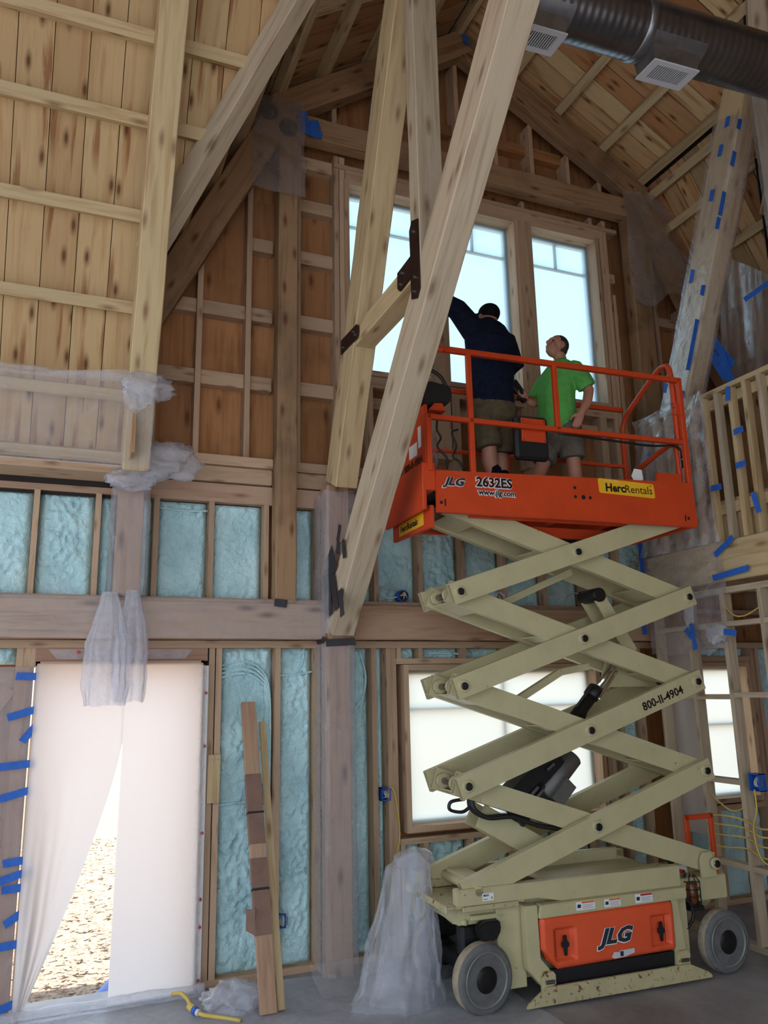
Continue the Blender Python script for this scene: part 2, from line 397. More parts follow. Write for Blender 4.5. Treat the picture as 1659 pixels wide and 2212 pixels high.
def mulch_mat():
    t = NT('mulch_ground'); vec, rnd, raw = t.coords((1, 1, 1), 0)
    n1 = t.noise(vec, 26, 5, .7, 1.2); n2 = t.noise(vec, 2.2, 3, .6)
    col = t.ramp(n1, [(.34, srgb(70, 52, 42)), (.46, srgb(150, 130, 112)), (.62, srgb(196, 178, 160))])
    col = t.mix(t.math('MULTIPLY', n2, .3), col, srgb(150, 120, 96)); t.bump(n1, .8, .03); return t.done(col, .9)
M['mulch'] = mulch_mat()
# ================================================================== the setting
WY = 6.15          # face of the wall studs
def struct(name, loc=(0, 0, 0)): return tag(empty(name, loc), kind='structure')
fl = box('floor', (-6, -7, -.12), (11, 6.32, 0), M['floor'], None, 0, 0); tag(fl, kind='structure')
gr = sheet('ground', lambda u, v: (-40+90*u, 6.32+60*v, -.10+.02*nz((u*200, v*140, 0))), 90, 60, M['mulch']); tag(gr, kind='structure')
# ---- roof profile numbers (all measured in the wall plane or the truss plane)
KL, KR, RG = (1.53, 7.20), (5.62, 7.26), (3.42, 8.50)
mainY = lambda Z: 4.544+(6.985-Z)*.4297            # steep main slope (timber top line)
mainZ = lambda Y: 6.985-(Y-4.544)/.4297
MK = (4.45, 7.20); MRG = (1.6, 8.97); MU = (MRG[1]-MK[1])/(MK[0]-MRG[0])
dl = lambda X: KL[1]-2.03*(KL[0]-X)                # steep dormer slope, left
dr = lambda X: KR[1]-1.95*(X-KR[0])
dlX = lambda Z: KL[0]-(KL[1]-Z)/2.03
drX = lambda Z: KR[0]+(KR[1]-Z)/1.95
NM = V((0, .919, .395))
ce = struct('ceiling', (0, 5, 4))
def plank(parent, p0, p1, wdir, width, off, nrm, mat, th=.02, name='board'):
    """a roof board from p0 to p1 lying in the plane with normal nrm, off outside the plane"""
    o = V(nrm).normalized()*(off+th/2)
    return beam(name, V(p0)+o, V(p1)+o, width, th, mat, parent, nrm)
# main steep slope: boards run up the slope, purlins along X
_d = ray(202, 0); _q = V((0, mainY(6), 6))+NM*.09; gapx = (EYE+_d*((_q-EYE).dot(NM)/_d.dot(NM))).x
BP = .2225; x = gapx-BP*17
while x < 8.6:
    wd = BP-.005; xc = x+wd/2+.003; zt = 7.2; z0 = 3.62
    if x > .38 and xc < 3: z0 = max(3.62, dl(xc))
    elif 3 <= xc < 6.75: z0 = max(3.62, dr(xc))
    if zt-z0 > .1:
        plank(ce, (xc, mainY(z0), z0), (xc, mainY(zt), zt), None, wd, .09, NM, M['panel'], .02)
    x += BP
for Z in (6.86, 6.36, 5.86, 5.28, 4.70, 4.12, 3.70):
    for a, b in ((-3.4, max(.40, dlX(Z)-.03)), (min(6.75, drX(Z)+.03), 8.6)):
        c = V((0, mainY(Z), Z))+NM*.045
        beam('purlin', (a, c.y, c.z), (b, c.y, c.z), .085, .088, M['pine'], ce, NM)
# main upper slopes above the knee
NU = V((0, MU, 1)).normalized(); NB = V((0, -MU, 1)).normalized()
x = -3.42
while x < 8.6:
    xc = x+.175; y0 = MK[0]
    if KL[0] < xc < KR[0]:
        zd = KL[1]+(RG[1]-KL[1])*(xc-KL[0])/(RG[0]-KL[0]) if xc < RG[0] else KR[1]+(RG[1]-KR[1])*(KR[0]-xc)/(KR[0]-RG[0])
        y0 = MK[0]-(zd-MK[1])/MU-.05
    plank(ce, (xc, y0, MK[1]+MU*(MK[0]-y0)), (xc, MRG[0], MRG[1]), None, .345, .09, NU, M['roof'])
    plank(ce, (xc, -1.25, 7.2), (xc, MRG[0], MRG[1]), None, .345, .09, NB, M['roof'])
    x += .35
for k in range(5):
    yy = MK[0]-.05-k*.62; zz = MK[1]+MU*(MK[0]-yy); c = V((0, yy, zz))+NU*.045
    if zz < 8.5:
        xa = KL[0]+(zz-KL[1])/(RG[1]-KL[1])*(RG[0]-KL[0]); xb = KR[0]-(zz-KR[1])/(RG[1]-KR[1])*(KR[0]-RG[0])
        spans = ((-3.4, xa-.06), (xb+.06, 8.6))
    else: spans = ((-3.4, 8.6),)
    for a, b in spans: beam('purlin', (a, c.y, c.z), (b, c.y, c.z), .085, .088, M['pine'], ce, NU)
# dormer roof: two upper and two steep slopes, boards across, purlins along Y
cd = struct('ceiling_dormer', (3.5, 6, 6))
def dslope(A, B, sgn, zlow_fn, y1):
    """A low (x,z), B high (x,z)"""
    d = V((B[0]-A[0], 0, B[1]-A[1])); n = V((-d.z, 0, d.x)).normalized()
    if n.z < 0: n = -n
    y = 6.29
    while y > y1:
        wd = .189; yc = y-wd/2; zl = max(A[1], zlow_fn(yc-wd/2 if sgn else yc))
        t0 = (zl-A[1])/(B[1]-A[1])
        if t0 < .96:
            p0 = V((A[0]+d.x*t0, yc, A[1]+d.z*t0)); p1 = V((B[0], yc, B[1]))
            plank(cd, p0, p1, None, wd, .09, n, M['roof'])
        y -= .199
    return n
lowL, lowR = (.47, dl(.47)), (6.7, dr(6.7))
upv = lambda Y: MK[1]+MU*(MK[0]-Y)
nLs = dslope(lowL, KL, 1, lambda Y: mainZ(Y)+.0, 4.4)
nRs = dslope(lowR, KR, 1, lambda Y: mainZ(Y)+.0, 4.4)
nLu = dslope(KL, RG, 0, upv, 2.3)
nRu = dslope(KR, RG, 0, upv, 2.3)
def dpurlin(X, Z, n, y0, ht=.088, wd=.085, m='pine'):
    c = V((X, 0, Z))+n*(ht/2)
    beam('purlin', (c.x, y0, c.z), (c.x, 6.28, c.z), wd, ht, M[m], cd, n)
for X in (1.28, 1.04, .80): dpurlin(X, dl(X), nLs, mainY(dl(X))+.02)
for X in (5.86, 6.10, 6.34, 6.6): dpurlin(X, dr(X), nRs, mainY(dr(X))+.02)
for i in range(1, 4):
    t = i/4; X = KL[0]+(RG[0]-KL[0])*t; Z = KL[1]+(RG[1]-KL[1])*t; dpurlin(X, Z, nLu, MK[0]-(Z-MK[1])/MU+.03)
for X in (5.08, 4.55, 4.03):
    Z = KR[1]+(RG[1]-KR[1])*(KR[0]-X)/(KR[0]-RG[0]); dpurlin(X, Z, nRu, MK[0]-(Z-MK[1])/MU+.03)
dpurlin(KL[0]+.06, KL[1]+.02, nLu, 4.5); dpurlin(KR[0]-.06, KR[1]+.02, nRu, 4.5); dpurlin(KR[0]+.05, KR[1]-.12, nRs, 4.5)
beam('ridge_board', (RG[0], 2.3, RG[1]+.03), (RG[0], 6.28, RG[1]+.03), .05, .16, M['pine'], cd)
# dark roofing felt, added behind the boards so no sky shows through gaps
def felt(parent, pts, n, off=.116):
    n = V(n).normalized(); a = [V(p)+n*off for p in pts]; b = [p+n*.01 for p in a]; k = len(a)
    return mobj('roofing_felt', a+b, [tuple(range(k)), tuple(range(2*k-1, k-1, -1))]+[(i, (i+1) % k, k+(i+1) % k, k+i) for i in range(k)], M['felt'], parent)
mp = lambda X, Z: (X, mainY(Z), Z)
felt(ce, [mp(-3.5, 3.4), mp(.42, 3.4), mp(.42, dl(.42)-.1), mp(KL[0]+.08, 7.3), mp(-3.5, 7.3)], NM)
felt(ce, [mp(8.7, 3.4), mp(6.7, 3.4), mp(6.7, dr(6.7)-.1), mp(KR[0]-.08, 7.3), mp(8.7, 7.3)], NM)
up = lambda X, Y: (X, Y, MK[1]+MU*(MK[0]-Y))
yr = MK[0]-(RG[1]-MK[1])/MU
felt(ce, [up(-3.5, MK[0]+.08), up(KL[0], MK[0]+.08), up(RG[0], yr), up(KR[0], MK[0]+.08), up(8.7, MK[0]+.08), up(8.7, MRG[0]-.1), up(-3.5, MRG[0]-.1)], NU)
felt(ce, [(-3.5, -1.35, 7.14), (8.7, -1.35, 7.14), (8.7, MRG[0]+.1, MRG[1]), (-3.5, MRG[0]+.1, MRG[1])], NB)
felt(cd, [(KL[0]-.06, 6.35, KL[1]-.04), (RG[0]+.1, 6.35, RG[1]+.05), (RG[0]+.1, yr-.1, RG[1]+.05), (KL[0]-.06, MK[0]-.05, KL[1]-.04)], nLu)
felt(cd, [(KR[0]+.06, 6.35, KR[1]-.04), (RG[0]-.1, 6.35, RG[1]+.05), (RG[0]-.1, yr-.1, RG[1]+.05), (KR[0]+.06, MK[0]-.05, KR[1]-.04)], nRu)
felt(cd, [(.36, 6.35, dl(.36)), (KL[0]+.06, 6.35, KL[1]+.12), (KL[0]+.06, MK[0]+.05, KL[1]+.12), (.36, mainY(dl(.36))+.10, dl(.36))], nLs)
felt(cd, [(6.8, 6.35, dr(6.8)), (KR[0]-.06, 6.35, KR[1]+.12), (KR[0]-.06, MK[0]+.03, KR[1]+.12), (6.8, mainY(dr(6.8))+.10, dr(6.8))], nRs)
for k in range(2): box('eave_board', (-3.4 if k == 0 else 6.7, 5.86, 3.56), (.40 if k == 0 else 8.6, 6.29, 3.62), M['stud'], ce, 0, 0)
# unseen shell behind the camera, added to cut daylight: rear slope, wall with opening
OP0, OP1 = -3.2, .6      # gap left in the unseen slope to let in light from the left
NBS = V((0, -.919, .395)); rY = lambda Z: -1.25-(7.2-Z)*.4297
x = -3.42
while x < 8.6:
    if not (OP0 < x+.23 < OP1): plank(ce, (x+.23, rY(3.6), 3.6), (x+.23, rY(7.2), 7.2), None, .455, .09, NBS, M['panel'])
    x += .46
for xa, xb in ((-3.5, OP0), (OP1, 8.7)): felt(ce, [(xa, rY(3.4), 3.4), (xb, rY(3.4), 3.4), (xb, rY(7.3), 7.3), (xa, rY(7.3), 7.3)], NBS)
wl = struct('wall_left', (-3.4, 2, 3.6))  # unseen gable boards, added to darken the upper left slope
for k in range(9): box('board', (-3.45, -2.2+k*.9, 4.4), (-3.41, -1.31+k*.9, 8.9), M['ply'], wl, 0, 2)
wf = struct('wall_front', (2, -2.85, 0))
for a, b in (((-3.4, -2.9, 3.1), (8.6, -2.85, 3.62)), ((-3.4, -2.9, 0), (-3.0, -2.85, 3.1)), ((4.6, -2.9, 0), (8.6, -2.85, 3.1))): box('wall_panel', a, b, M['ply'], wf)
for k in range(4): box('cheek_board', (.42, 5.50+k*.2, 3.62), (.44, 5.695+k*.2, 5.3), M['roof'], cd, 0, 2)
for k in range(5): box('cheek_board', (6.70, 5.30+k*.2, 3.62), (6.72, 5.495+k*.2, 5.5), M['roof'], cd, 0, 2)
# ---- back wall
wb = struct('wall_back', (2.5, WY, 0))
gable = [(-3.4, 0), (8.6, 0), (8.6, 3.62), KR, RG, KL, (-3.4, 3.62)]
def in_gable(poly):
    for f in (lambda p: dl(p[0])+.24-p[1],
              lambda p: dr(p[0])+.24-p[1],
              lambda p: KL[1]+.13+(RG[1]-KL[1])/(RG[0]-KL[0])*(p[0]-KL[0])-p[1],
              lambda p: KR[1]+.13+(RG[1]-KR[1])/(KR[0]-RG[0])*(KR[0]-p[0])-p[1]):
        poly = clip(poly, f)
    return poly
SH0, SH1 = 6.29, 6.31
def panel(x0, x1, z0, z1, m='ply'):
    poly = [(x0, z0), (x1, z0), (x1, z1), (x0, z1)]
    if z1 > 3.65: poly = in_gable(poly)
    if len(poly) < 3: return
    c = (sum(p[0] for p in poly)/len(poly), sum(p[1] for p in poly)/len(poly))
    # local X is vertical (plywood grain)
    loc = [(p[1]-c[1], -(p[0]-c[0])) for p in poly]
    mw = Matrix(((0, -1, 0, c[0]), (0, 0, 1, SH0), (1, 0, 0, c[1]), (0, 0, 0, 1)))
    bm = bmesh.new(); A = [bm.verts.new((p[0], p[1], 0)) for p in loc]; B = [bm.verts.new((p[0], p[1], .02)) for p in loc]
    bm.faces.new(A); bm.faces.new(B[::-1])
    for i in range(len(A)): bm.faces.new((A[i], B[i], B[(i+1) % len(A)], A[(i+1) % len(A)]))
    bmesh.ops.recalc_face_normals(bm, faces=bm.faces)
    bobj('sheathing', bm, M[m], wb, False, mw)
g = .0
# upper wall, rows of sheets around the three windows
for x0, x1 in ((.2, .95), (.95, 1.66), (1.66, 2.24)):
    for z0, z1 in ((3.62, 4.5), (4.5, 5.12), (5.12, 6.28), (6.28, 6.9)): panel(x0+g, x1-g, z0+g, z1-g)
for x0, x1 in ((5.02, 5.66), (5.66, 6.4), (6.4, 7.4)):
    for z0, z1 in ((3.62, 4.4), (4.4, 5.1), (5.1, 5.75), (5.75, 6.9)): panel(x0+g, x1-g, z0+g, z1-g)
for x0, x1 in ((2.24, 3.2), (3.2, 4.2), (4.2, 5.02)): panel(x0+g, x1-g, 3.62+g, 4.72)
for x0, x1 in ((2.24, 3.2), (3.2, 4.2), (4.2, 5.02)): panel(x0+g, x1-g, 6.60, 6.9)
for x0, x1 in ((.9, 2.1), (2.1, 2.75), (2.75, 3.42), (3.42, 4.1), (4.1, 4.75), (4.75, 6.3)): panel(x0+g, x1-g, 6.9+g, 8.75)
# lower wall sheets behind the foam
for x0, x1, z0, z1 in ((-3.4, -1.0, 0, 3.62), (-1.0, -.1, 2.2, 3.62), (-.1, 1.06, 2.24, 3.62), (1.06, 2.69, 0, 3.62), (2.69, 4.66, 0, .90), (2.69, 4.66, 2.18, 3.62),
                       (4.66, 5.56, 0, 3.62), (5.56, 6.5, 0, .9), (5.56, 6.5, 2.18, 3.62), (6.5, 8.6, 0, 3.62)): panel(x0, x1, z0, z1)
def stud(x, z0, z1, w=.04, y0=WY, y1=6.29, m='stud', name='stud'):
    return box(name, (x-w/2, y0, z0), (x+w/2, y1, z1), M[m], wb, 0, 2)
def plate(x0, x1, z0, z1, y0=WY, y1=6.29, m='stud', name='plate'):
    return box(name, (x0, y0, z0), (x1, y1, z1), M[m], wb, 0, 0)
# upper left bays
for x, zt in ((.95, 6.0), (1.355, 6.6)): stud(x, 3.84, min(zt, dl(x)-.5), .045)
stud(1.78, 3.84, 6.83, .04, 6.12); stud(.62, 3.84, 4.9, .04, 6.2)
for x0, x1, zs in ((.40, .93, (4.52,)), (.70, .93, (5.14,)), (.97, 1.335, (5.14, 4.52)), (1.375, 1.57, (5.80, 5.14, 4.52)), (1.80, 2.12, (6.72, 6.28, 5.76, 5.14, 4.52))):
    for z in zs: plate(x0, x1, z-.06, z+.06, 6.20, 6.29, 'stud', 'blocking')
plate(.42, 1.565, 3.76, 3.84, 6.10); plate(.42, 1.565, 3.63, 3.755, 6.13)
plate(1.74, 2.55, 3.76, 3.84, 6.12); plate(1.74, 2.55, 3.63, 3.755, 6.14)
plate(.42, 8.5, 3.47, 3.62, 6.16, 6.29, 'stud_pink', 'rim_board'); plate(-3.4, .42, 3.47, 3.62, 6.16, 6.29, 'stud_pink', 'rim_board')
# window studs, header, sill band
stud(2.145, 3.84, 6.83, .045); stud(2.20, 3.84, 6.83, .05); stud(5.10, 3.62, 6.75, .045); stud(5.15, 3.62, 6.83, .045); stud(5.235, 3.62, 6.0, .04, 6.18)
for x in (3.13, 4.12): box('stud', (x-.1, 6.14, 4.0), (x+.1, 6.29, 6.60), M['stud'], wb, 0, 2)
plate(2.23, 5.08, 6.60, 6.70, 6.14, 6.29, 'stud', 'header'); plate(2.12, 5.3, 6.70, 6.74, 6.13)
for x in (2.6, 3.43, 4.15, 4.98): box('stud', (x-.02, 6.15, 6.74), (x+.02, 6.29, 6.83), M['stud'], wb, 0, 2)
plate(2.23, 5.08, 4.60, 4.70, 6.15, 6.29, 'stud', 'sill_plate'); plate(2.2, 5.3, 4.42, 4.52, 6.2, 6.29, 'stud', 'blocking')
for x in (2.45, 2.86, 3.27, 3.31, 3.68, 3.72, 4.09, 4.13, 4.17, 4.5, 4.54, 4.92, 4.96): stud(x, 3.62, 4.60, .04)
for z in (5.75, 5.45, 4.95, 4.4, 6.2): plate(5.17, 5.28, z-.05, z+.05, 6.2, 6.29, 'stud', 'blocking')
for z in (4.3, 5.05, 5.8): plate(5.6, 6.2, z-.05, z+.05, 6.2, 6.29, 'stud', 'blocking')
for x in (5.75, 6.1): stud(x, 3.62, dr(x)-.35, .045)
# gable triangle studs and blocking
for x in (2.12, 2.55, 2.98, 3.42, 3.85, 4.28, 4.72, 5.12):
    zt = (KL[1]+.69*(x-KL[0]) if x < RG[0] else KR[1]+.56*(KR[0]-x))-.27
    if zt > 7.1: stud(x, 7.05, zt, .045, 6.12)
for x0, x1 in ((2.57, 2.96), (3.0, 3.4), (3.44, 3.83), (3.87, 4.26), (4.3, 4.7)): plate(x0, x1, 7.42, 7.54, 6.2, 6.29, 'ply', 'blocking')
# lower band studs, plates
LS = (-1.42, -1.0, -.585, -.168, .255, .676, 1.093, 1.53, 1.96, 2.47, 2.88, 3.29, 3.71, 4.13, 4.55, 4.97, 5.45, 5.87, 6.3, 6.7)
for x in LS: stud(x, 2.68, 3.47)
plate(-3.4, 8.5, 2.33, 2.385, 6.13); plate(-3.4, 8.5, 2.66, 2.70, 6.05, 6.29, 'stud_pink')
for x0, x1 in ((-3.4, -1.0), (1.08, 1.97), (2.15, 5.08), (5.2, 8.5)): plate(x0, x1, 0, .045, WY, 6.29)
for x in (1.125, 1.178, 1.635, 1.955, 2.435, 2.565, 2.61, -.2, -.155, -.11): stud(x, .045 if x > 0 else 2.2, 2.33, .044)
for x in (4.70, 4.745, 4.87, 5.12, 5.46, 5.53, 6.53, 6.6, 7.0): stud(x, .045, 2.33, .042)
plate(2.63, 4.69, 2.20, 2.245, WY); plate(2.63, 4.69, .80, .845, WY)
for x in (2.66, 2.86, 3.27, 3.68, 4.1, 4.5): stud(x, 2.245, 2.33, .04); stud(x, .045, .80, .04)
plate(5.55, 6.5, 2.2, 2.25); plate(5.55, 6.5, .82, .87)
for x in (5.9, 6.3): stud(x, .045, .82)
# spray foam, one slab for each bay
def foam(x0, x1, z0, z1, y=6.225, seed=0):
    nx = max(4, int((x1-x0)/.012)); nzn = max(4, int((z1-z0)/.013))
    def fn(u, v):
        X = x0+(x1-x0)*u; Z = z0+(z1-z0)*v
        e = min(u*(x1-x0), (1-u)*(x1-x0), v*(z1-z0)+.02, (1-v)*(z1-z0)+.02); edge = min(1, e/.05)
        amp = .35+.9*max(0, min(1, .5+1.6*noise.noise(V((X*.8+seed, 3.3, Z*2.6+seed)))))
        d = .020*nz((X*3, seed, Z*3)) + amp*.020*(ridged((X*1.0+.02*noise.noise(V((X*9, Z*9, seed))), seed*2.1, Z*.8), 17)) + amp*.012*nz((X, seed, Z*.8), 34, 2)
        return (X, y-d*edge+.05*(1-edge)**2, Z)
    o = sheet('foam', fn, nx, nzn, M['foam'], wb); o['label'] = 'pale blue green spray foam'
    return o
sd_ = 0
cols = list(LS)
for a, b in zip(cols[1:], cols[2:]):
    if b > 5.6: break
    segs = [(a+.02, b-.02)]
    if a < .47 < b: segs = [(a+.02, .385), (.56, b-.02)]
    if a < 1.65 < b: segs = [(a+.02, 1.575), (1.73, b-.02)]
    if a < 2.06 < b: segs = [(a+.02, 1.975), (2.14, b-.02)]
    for p, q in segs:
        if q-p > .02: sd_ += 1; foam(p, q, 2.70, 3.46, 6.22, sd_*1.7)
for p, q, z0, z1 in ((1.20, 1.613, .045, 2.33), (1.657, 1.933, .045, 2.33), (2.15, 2.413, .045, 2.33), (2.457, 2.543, .045, 2.33),
                     (2.68, 2.84, 2.245, 2.33), (2.88, 3.25, 2.245, 2.33), (3.29, 3.66, 2.245, 2.33), (3.70, 4.08, 2.245, 2.33), (4.12, 4.48, 2.245, 2.33),
                     (2.68, 2.84, .045, .80), (2.88, 3.25, .045, .80), (3.29, 3.66, .045, .80), (3.70, 4.08, .045, .80), (4.12, 4.48, .045, .80), (4.52, 4.68, .045, .8),
                     (4.77, 4.85, .045, 2.33), (4.89, 5.1, .045, 2.33), (5.14, 5.2, .045, 2.33), (5.56, 5.88, .045, .82), (5.92, 6.28, .045, .82), (6.32, 6.5, .045, .82), (6.62, 6.98, .045, 2.33), (5.56, 6.5, 2.25, 2.33),
                     (-.56, -.22, 2.22, 2.33), (-1.0, -.6, 2.22, 2.33)):
    sd_ += 1; foam(p, q, z0, z1, 6.225, sd_*1.7)
# cables buried in the foam
def bur(pts, r=.009, m='foam'): return tube('buried_cable', spline(pts, 6), r, M[m], wb, 6)
Yf = 6.205
for k in range(4): bur([(1.20, Yf, 2.20-.03*k), (1.38, Yf-.01, 2.23-.03*k), (1.52, Yf-.01, 2.16-.03*k), (1.585-.012*k, Yf-.01, 1.95), (1.59-.012*k, Yf, 1.2)])
bur([(1.66, Yf, 2.12), (1.8, Yf-.01, 2.13), (1.93, Yf, 2.15)]); bur([(1.86, Yf, 2.33), (1.85, Yf, 2.22), (1.80, Yf, 2.14)])
bur([(2.33, Yf, 2.32), (2.38, Yf-.01, 2.1), (2.33, Yf-.01, 1.9), (2.16, Yf, 1.78)])
bur([(1.20, Yf, 1.19), (1.4, Yf-.01, 1.2), (1.6, Yf, 1.19)])
bur([(2.88, Yf, 2.285), (3.1, Yf-.005, 2.29), (3.25, Yf, 2.285)]); bur([(2.68, Yf, .42), (2.9, Yf-.01, .44), (3.25, Yf, .40), (3.66, Yf, .44)])
bur([(.70, Yf, 3.40), (.9, Yf-.01, 3.39), (1.07, Yf, 3.40)])
# ---- windows
def window(name, x0, x1, z0, z1, pm, muntins, fr='stud', rec=.13, tw=.045):
    r = struct(name, ((x0+x1)/2, WY, z0))
    ya, yb = WY-.02, 6.30
    box('jamb', (x0-tw, ya, z0-tw), (x0, yb, z1+tw), M[fr], r); box('jamb', (x1, ya, z0-tw), (x1+tw, yb, z1+tw), M[fr], r)
    box('jamb', (x0, ya, z1), (x1, yb, z1+tw), M[fr], r); box('sill', (x0, ya, z0-tw), (x1, yb, z0), M[fr], r)
    yp = WY+rec
    sheet('pane', lambda u, v: (x0+(x1-x0)*u, yp+.006*nz((u*2+x0, v*3, 1)), z0+(z1-z0)*v), 8, 12, M[pm], r)
    s = .035
    for a, b in (((x0, yp+.015, z0), (x0+s, yp+.05, z1)), ((x1-s, yp+.015, z0), (x1, yp+.05, z1)), ((x0+s, yp+.015, z1-s), (x1-s, yp+.05, z1)), ((x0+s, yp+.015, z0), (x1-s, yp+.05, z0+s))):
        box('sash', a, b, M['whitemetal'], r)
    for m_ in muntins:
        if m_[0] == 'h': box('muntin', (x0, yp+.02, z0+(z1-z0)*m_[1]-.012), (x1, yp+.04, z0+(z1-z0)*m_[1]+.012), M['blackmetal'], r)
        else: box('muntin', (x0+(x1-x0)*m_[1]-.012, yp+.02, z0+(z1-z0)*m_[2]), (x0+(x1-x0)*m_[1]+.012, yp+.04, z1), M['blackmetal'], r)
    return r
mu = [('h', .82), ('v', .5, .82)]
window('window_1', 2.262, 3.03, 4.75, 6.556, 'pane_up', mu)
window('window_2', 3.24, 4.015, 4.75, 6.556, 'pane_up', mu)
window('window_3', 4.222, 5.005, 4.75, 6.556, 'pane_up', mu)
window('window_4', 2.735, 4.60, .93, 2.15, 'pane_low', [('h', .74), ('v', .52, 0)], 'stud', .11)
window('window_5', 5.60, 6.42, .93, 2.15, 'pane_low', [('h', .55)], 'stud', .11)
# ---- doorway and the closed door leaf beside it
d1 = struct('door_1', (.48, WY, 0))
for a, b, m in (((1.036, 6.10, 0), (1.062, 6.30, 2.235), 'stud'), ((-.095, 6.10, 0), (-.066, 6.30, 2.235), 'stud'), ((-.095, 6.10, 2.205), (1.062, 6.30, 2.235), 'stud')): box('jamb', a, b, M[m], d1)
box('head_casing', (-.10, 6.14, 2.235), (1.09, 6.29, 2.33), M['door'], d1)
box('wrap_strip', (1.064, 6.135, 0), (1.10, 6.15, 2.2), M['white'], d1)['label'] = 'white housewrap strip with red nail caps'
for z in (2.0, 1.62, 1.02, .58, .40, .06): cyl('nail_cap', (1.082, 6.134, z), (1.082, 6.128, z), .012, M['red'], d1, 12)
for z in (1.50, 1.40, 1.30, 1.18): text('wrap_lettering', 'H', .07, M['grey_print'], d1, axes((1.07, 6.132, z), (0, 0, 1), (-1, 0, 0)))
for x in (.18, .42, .62): cyl('nail_cap', (x, 6.128, 2.30), (x, 6.122, 2.30), .013, M['red'], d1, 12)
sheet('wrap_corner', lambda u, v: (-.02+1.0*u+.06*(1-v)*(1 if u < .5 else -1), 6.128, 2.25+.07*v), 6, 2, M['film_milky'], d1)
box('threshold', (-.1, 6.05, 0), (1.06, 6.36, .012), M['floor'], d1)
d2 = struct('door_2', (-.5, WY, 0))
box('jamb', (-1.03, 6.14, 0), (-.978, 6.30, 2.24), M['stud'], d2)
box('door_slab', (-.98, 6.16, .02), (-.105, 6.20, 2.2), M['door'], d2)
for a, b in (((-.98, 6.14, .02), (-.86, 6.16, 2.2)), ((-.225, 6.14, .02), (-.105, 6.16, 2.2)), ((-.86, 6.14, 2.06), (-.225, 6.16, 2.2)), ((-.86, 6.14, .02), (-.225, 6.16, .24)), ((-.86, 6.14, 1.05), (-.225, 6.16, 1.2))): box('stile', a, b, M['door'], d2, .004)
beam('brace', (-.83, 6.15, 1.2), (-.25, 6.15, 2.06), .02, .1, M['door'], d2); beam('brace', (-.83, 6.15, .24), (-.25, 6.15, 1.05), .02, .1, M['door'], d2)
# ---- far right end wall (added to keep the loft side dark)
we = struct('wall_right', (8.6, 3, 0))
for k in range(10): box('board', (8.6, -2.9+k*.93, 0), (8.63, -2.9+k*.93+.925, 8.9), M['ply'], we, 0, 2)
# ---- stud partition under the loft (runs towards the camera)
wp = struct('wall_partition', (5.14, 5, 0))
XP0, XP1 = 5.09, 5.18
for y in (5.85, 5.44, 5.04, 4.65, 4.24, 3.83): box('stud', (XP0, y-.02, .045), (XP1, y+.02, 2.715), M['pine_grey'], wp, 0, 2)
box('plate', (XP0, 3.4, 0), (XP1, 6.13, .045), M['pine_grey'], wp); box('plate', (XP0, 3.4, 2.715), (XP1, 6.0, 2.765), M['pine_grey'], wp)
for y0, y1 in ((5.06, 5.42), (4.67, 5.02), (4.26, 4.63), (5.46, 5.83)):
    for z in ((2.465, 1.885, 1.225, .595) if y0 > 4.9 else (2.465, 1.90, .595)): box('blocking', (XP0, y0, z-.02), (XP1, y1, z+.02), M['pine_grey'], wp)
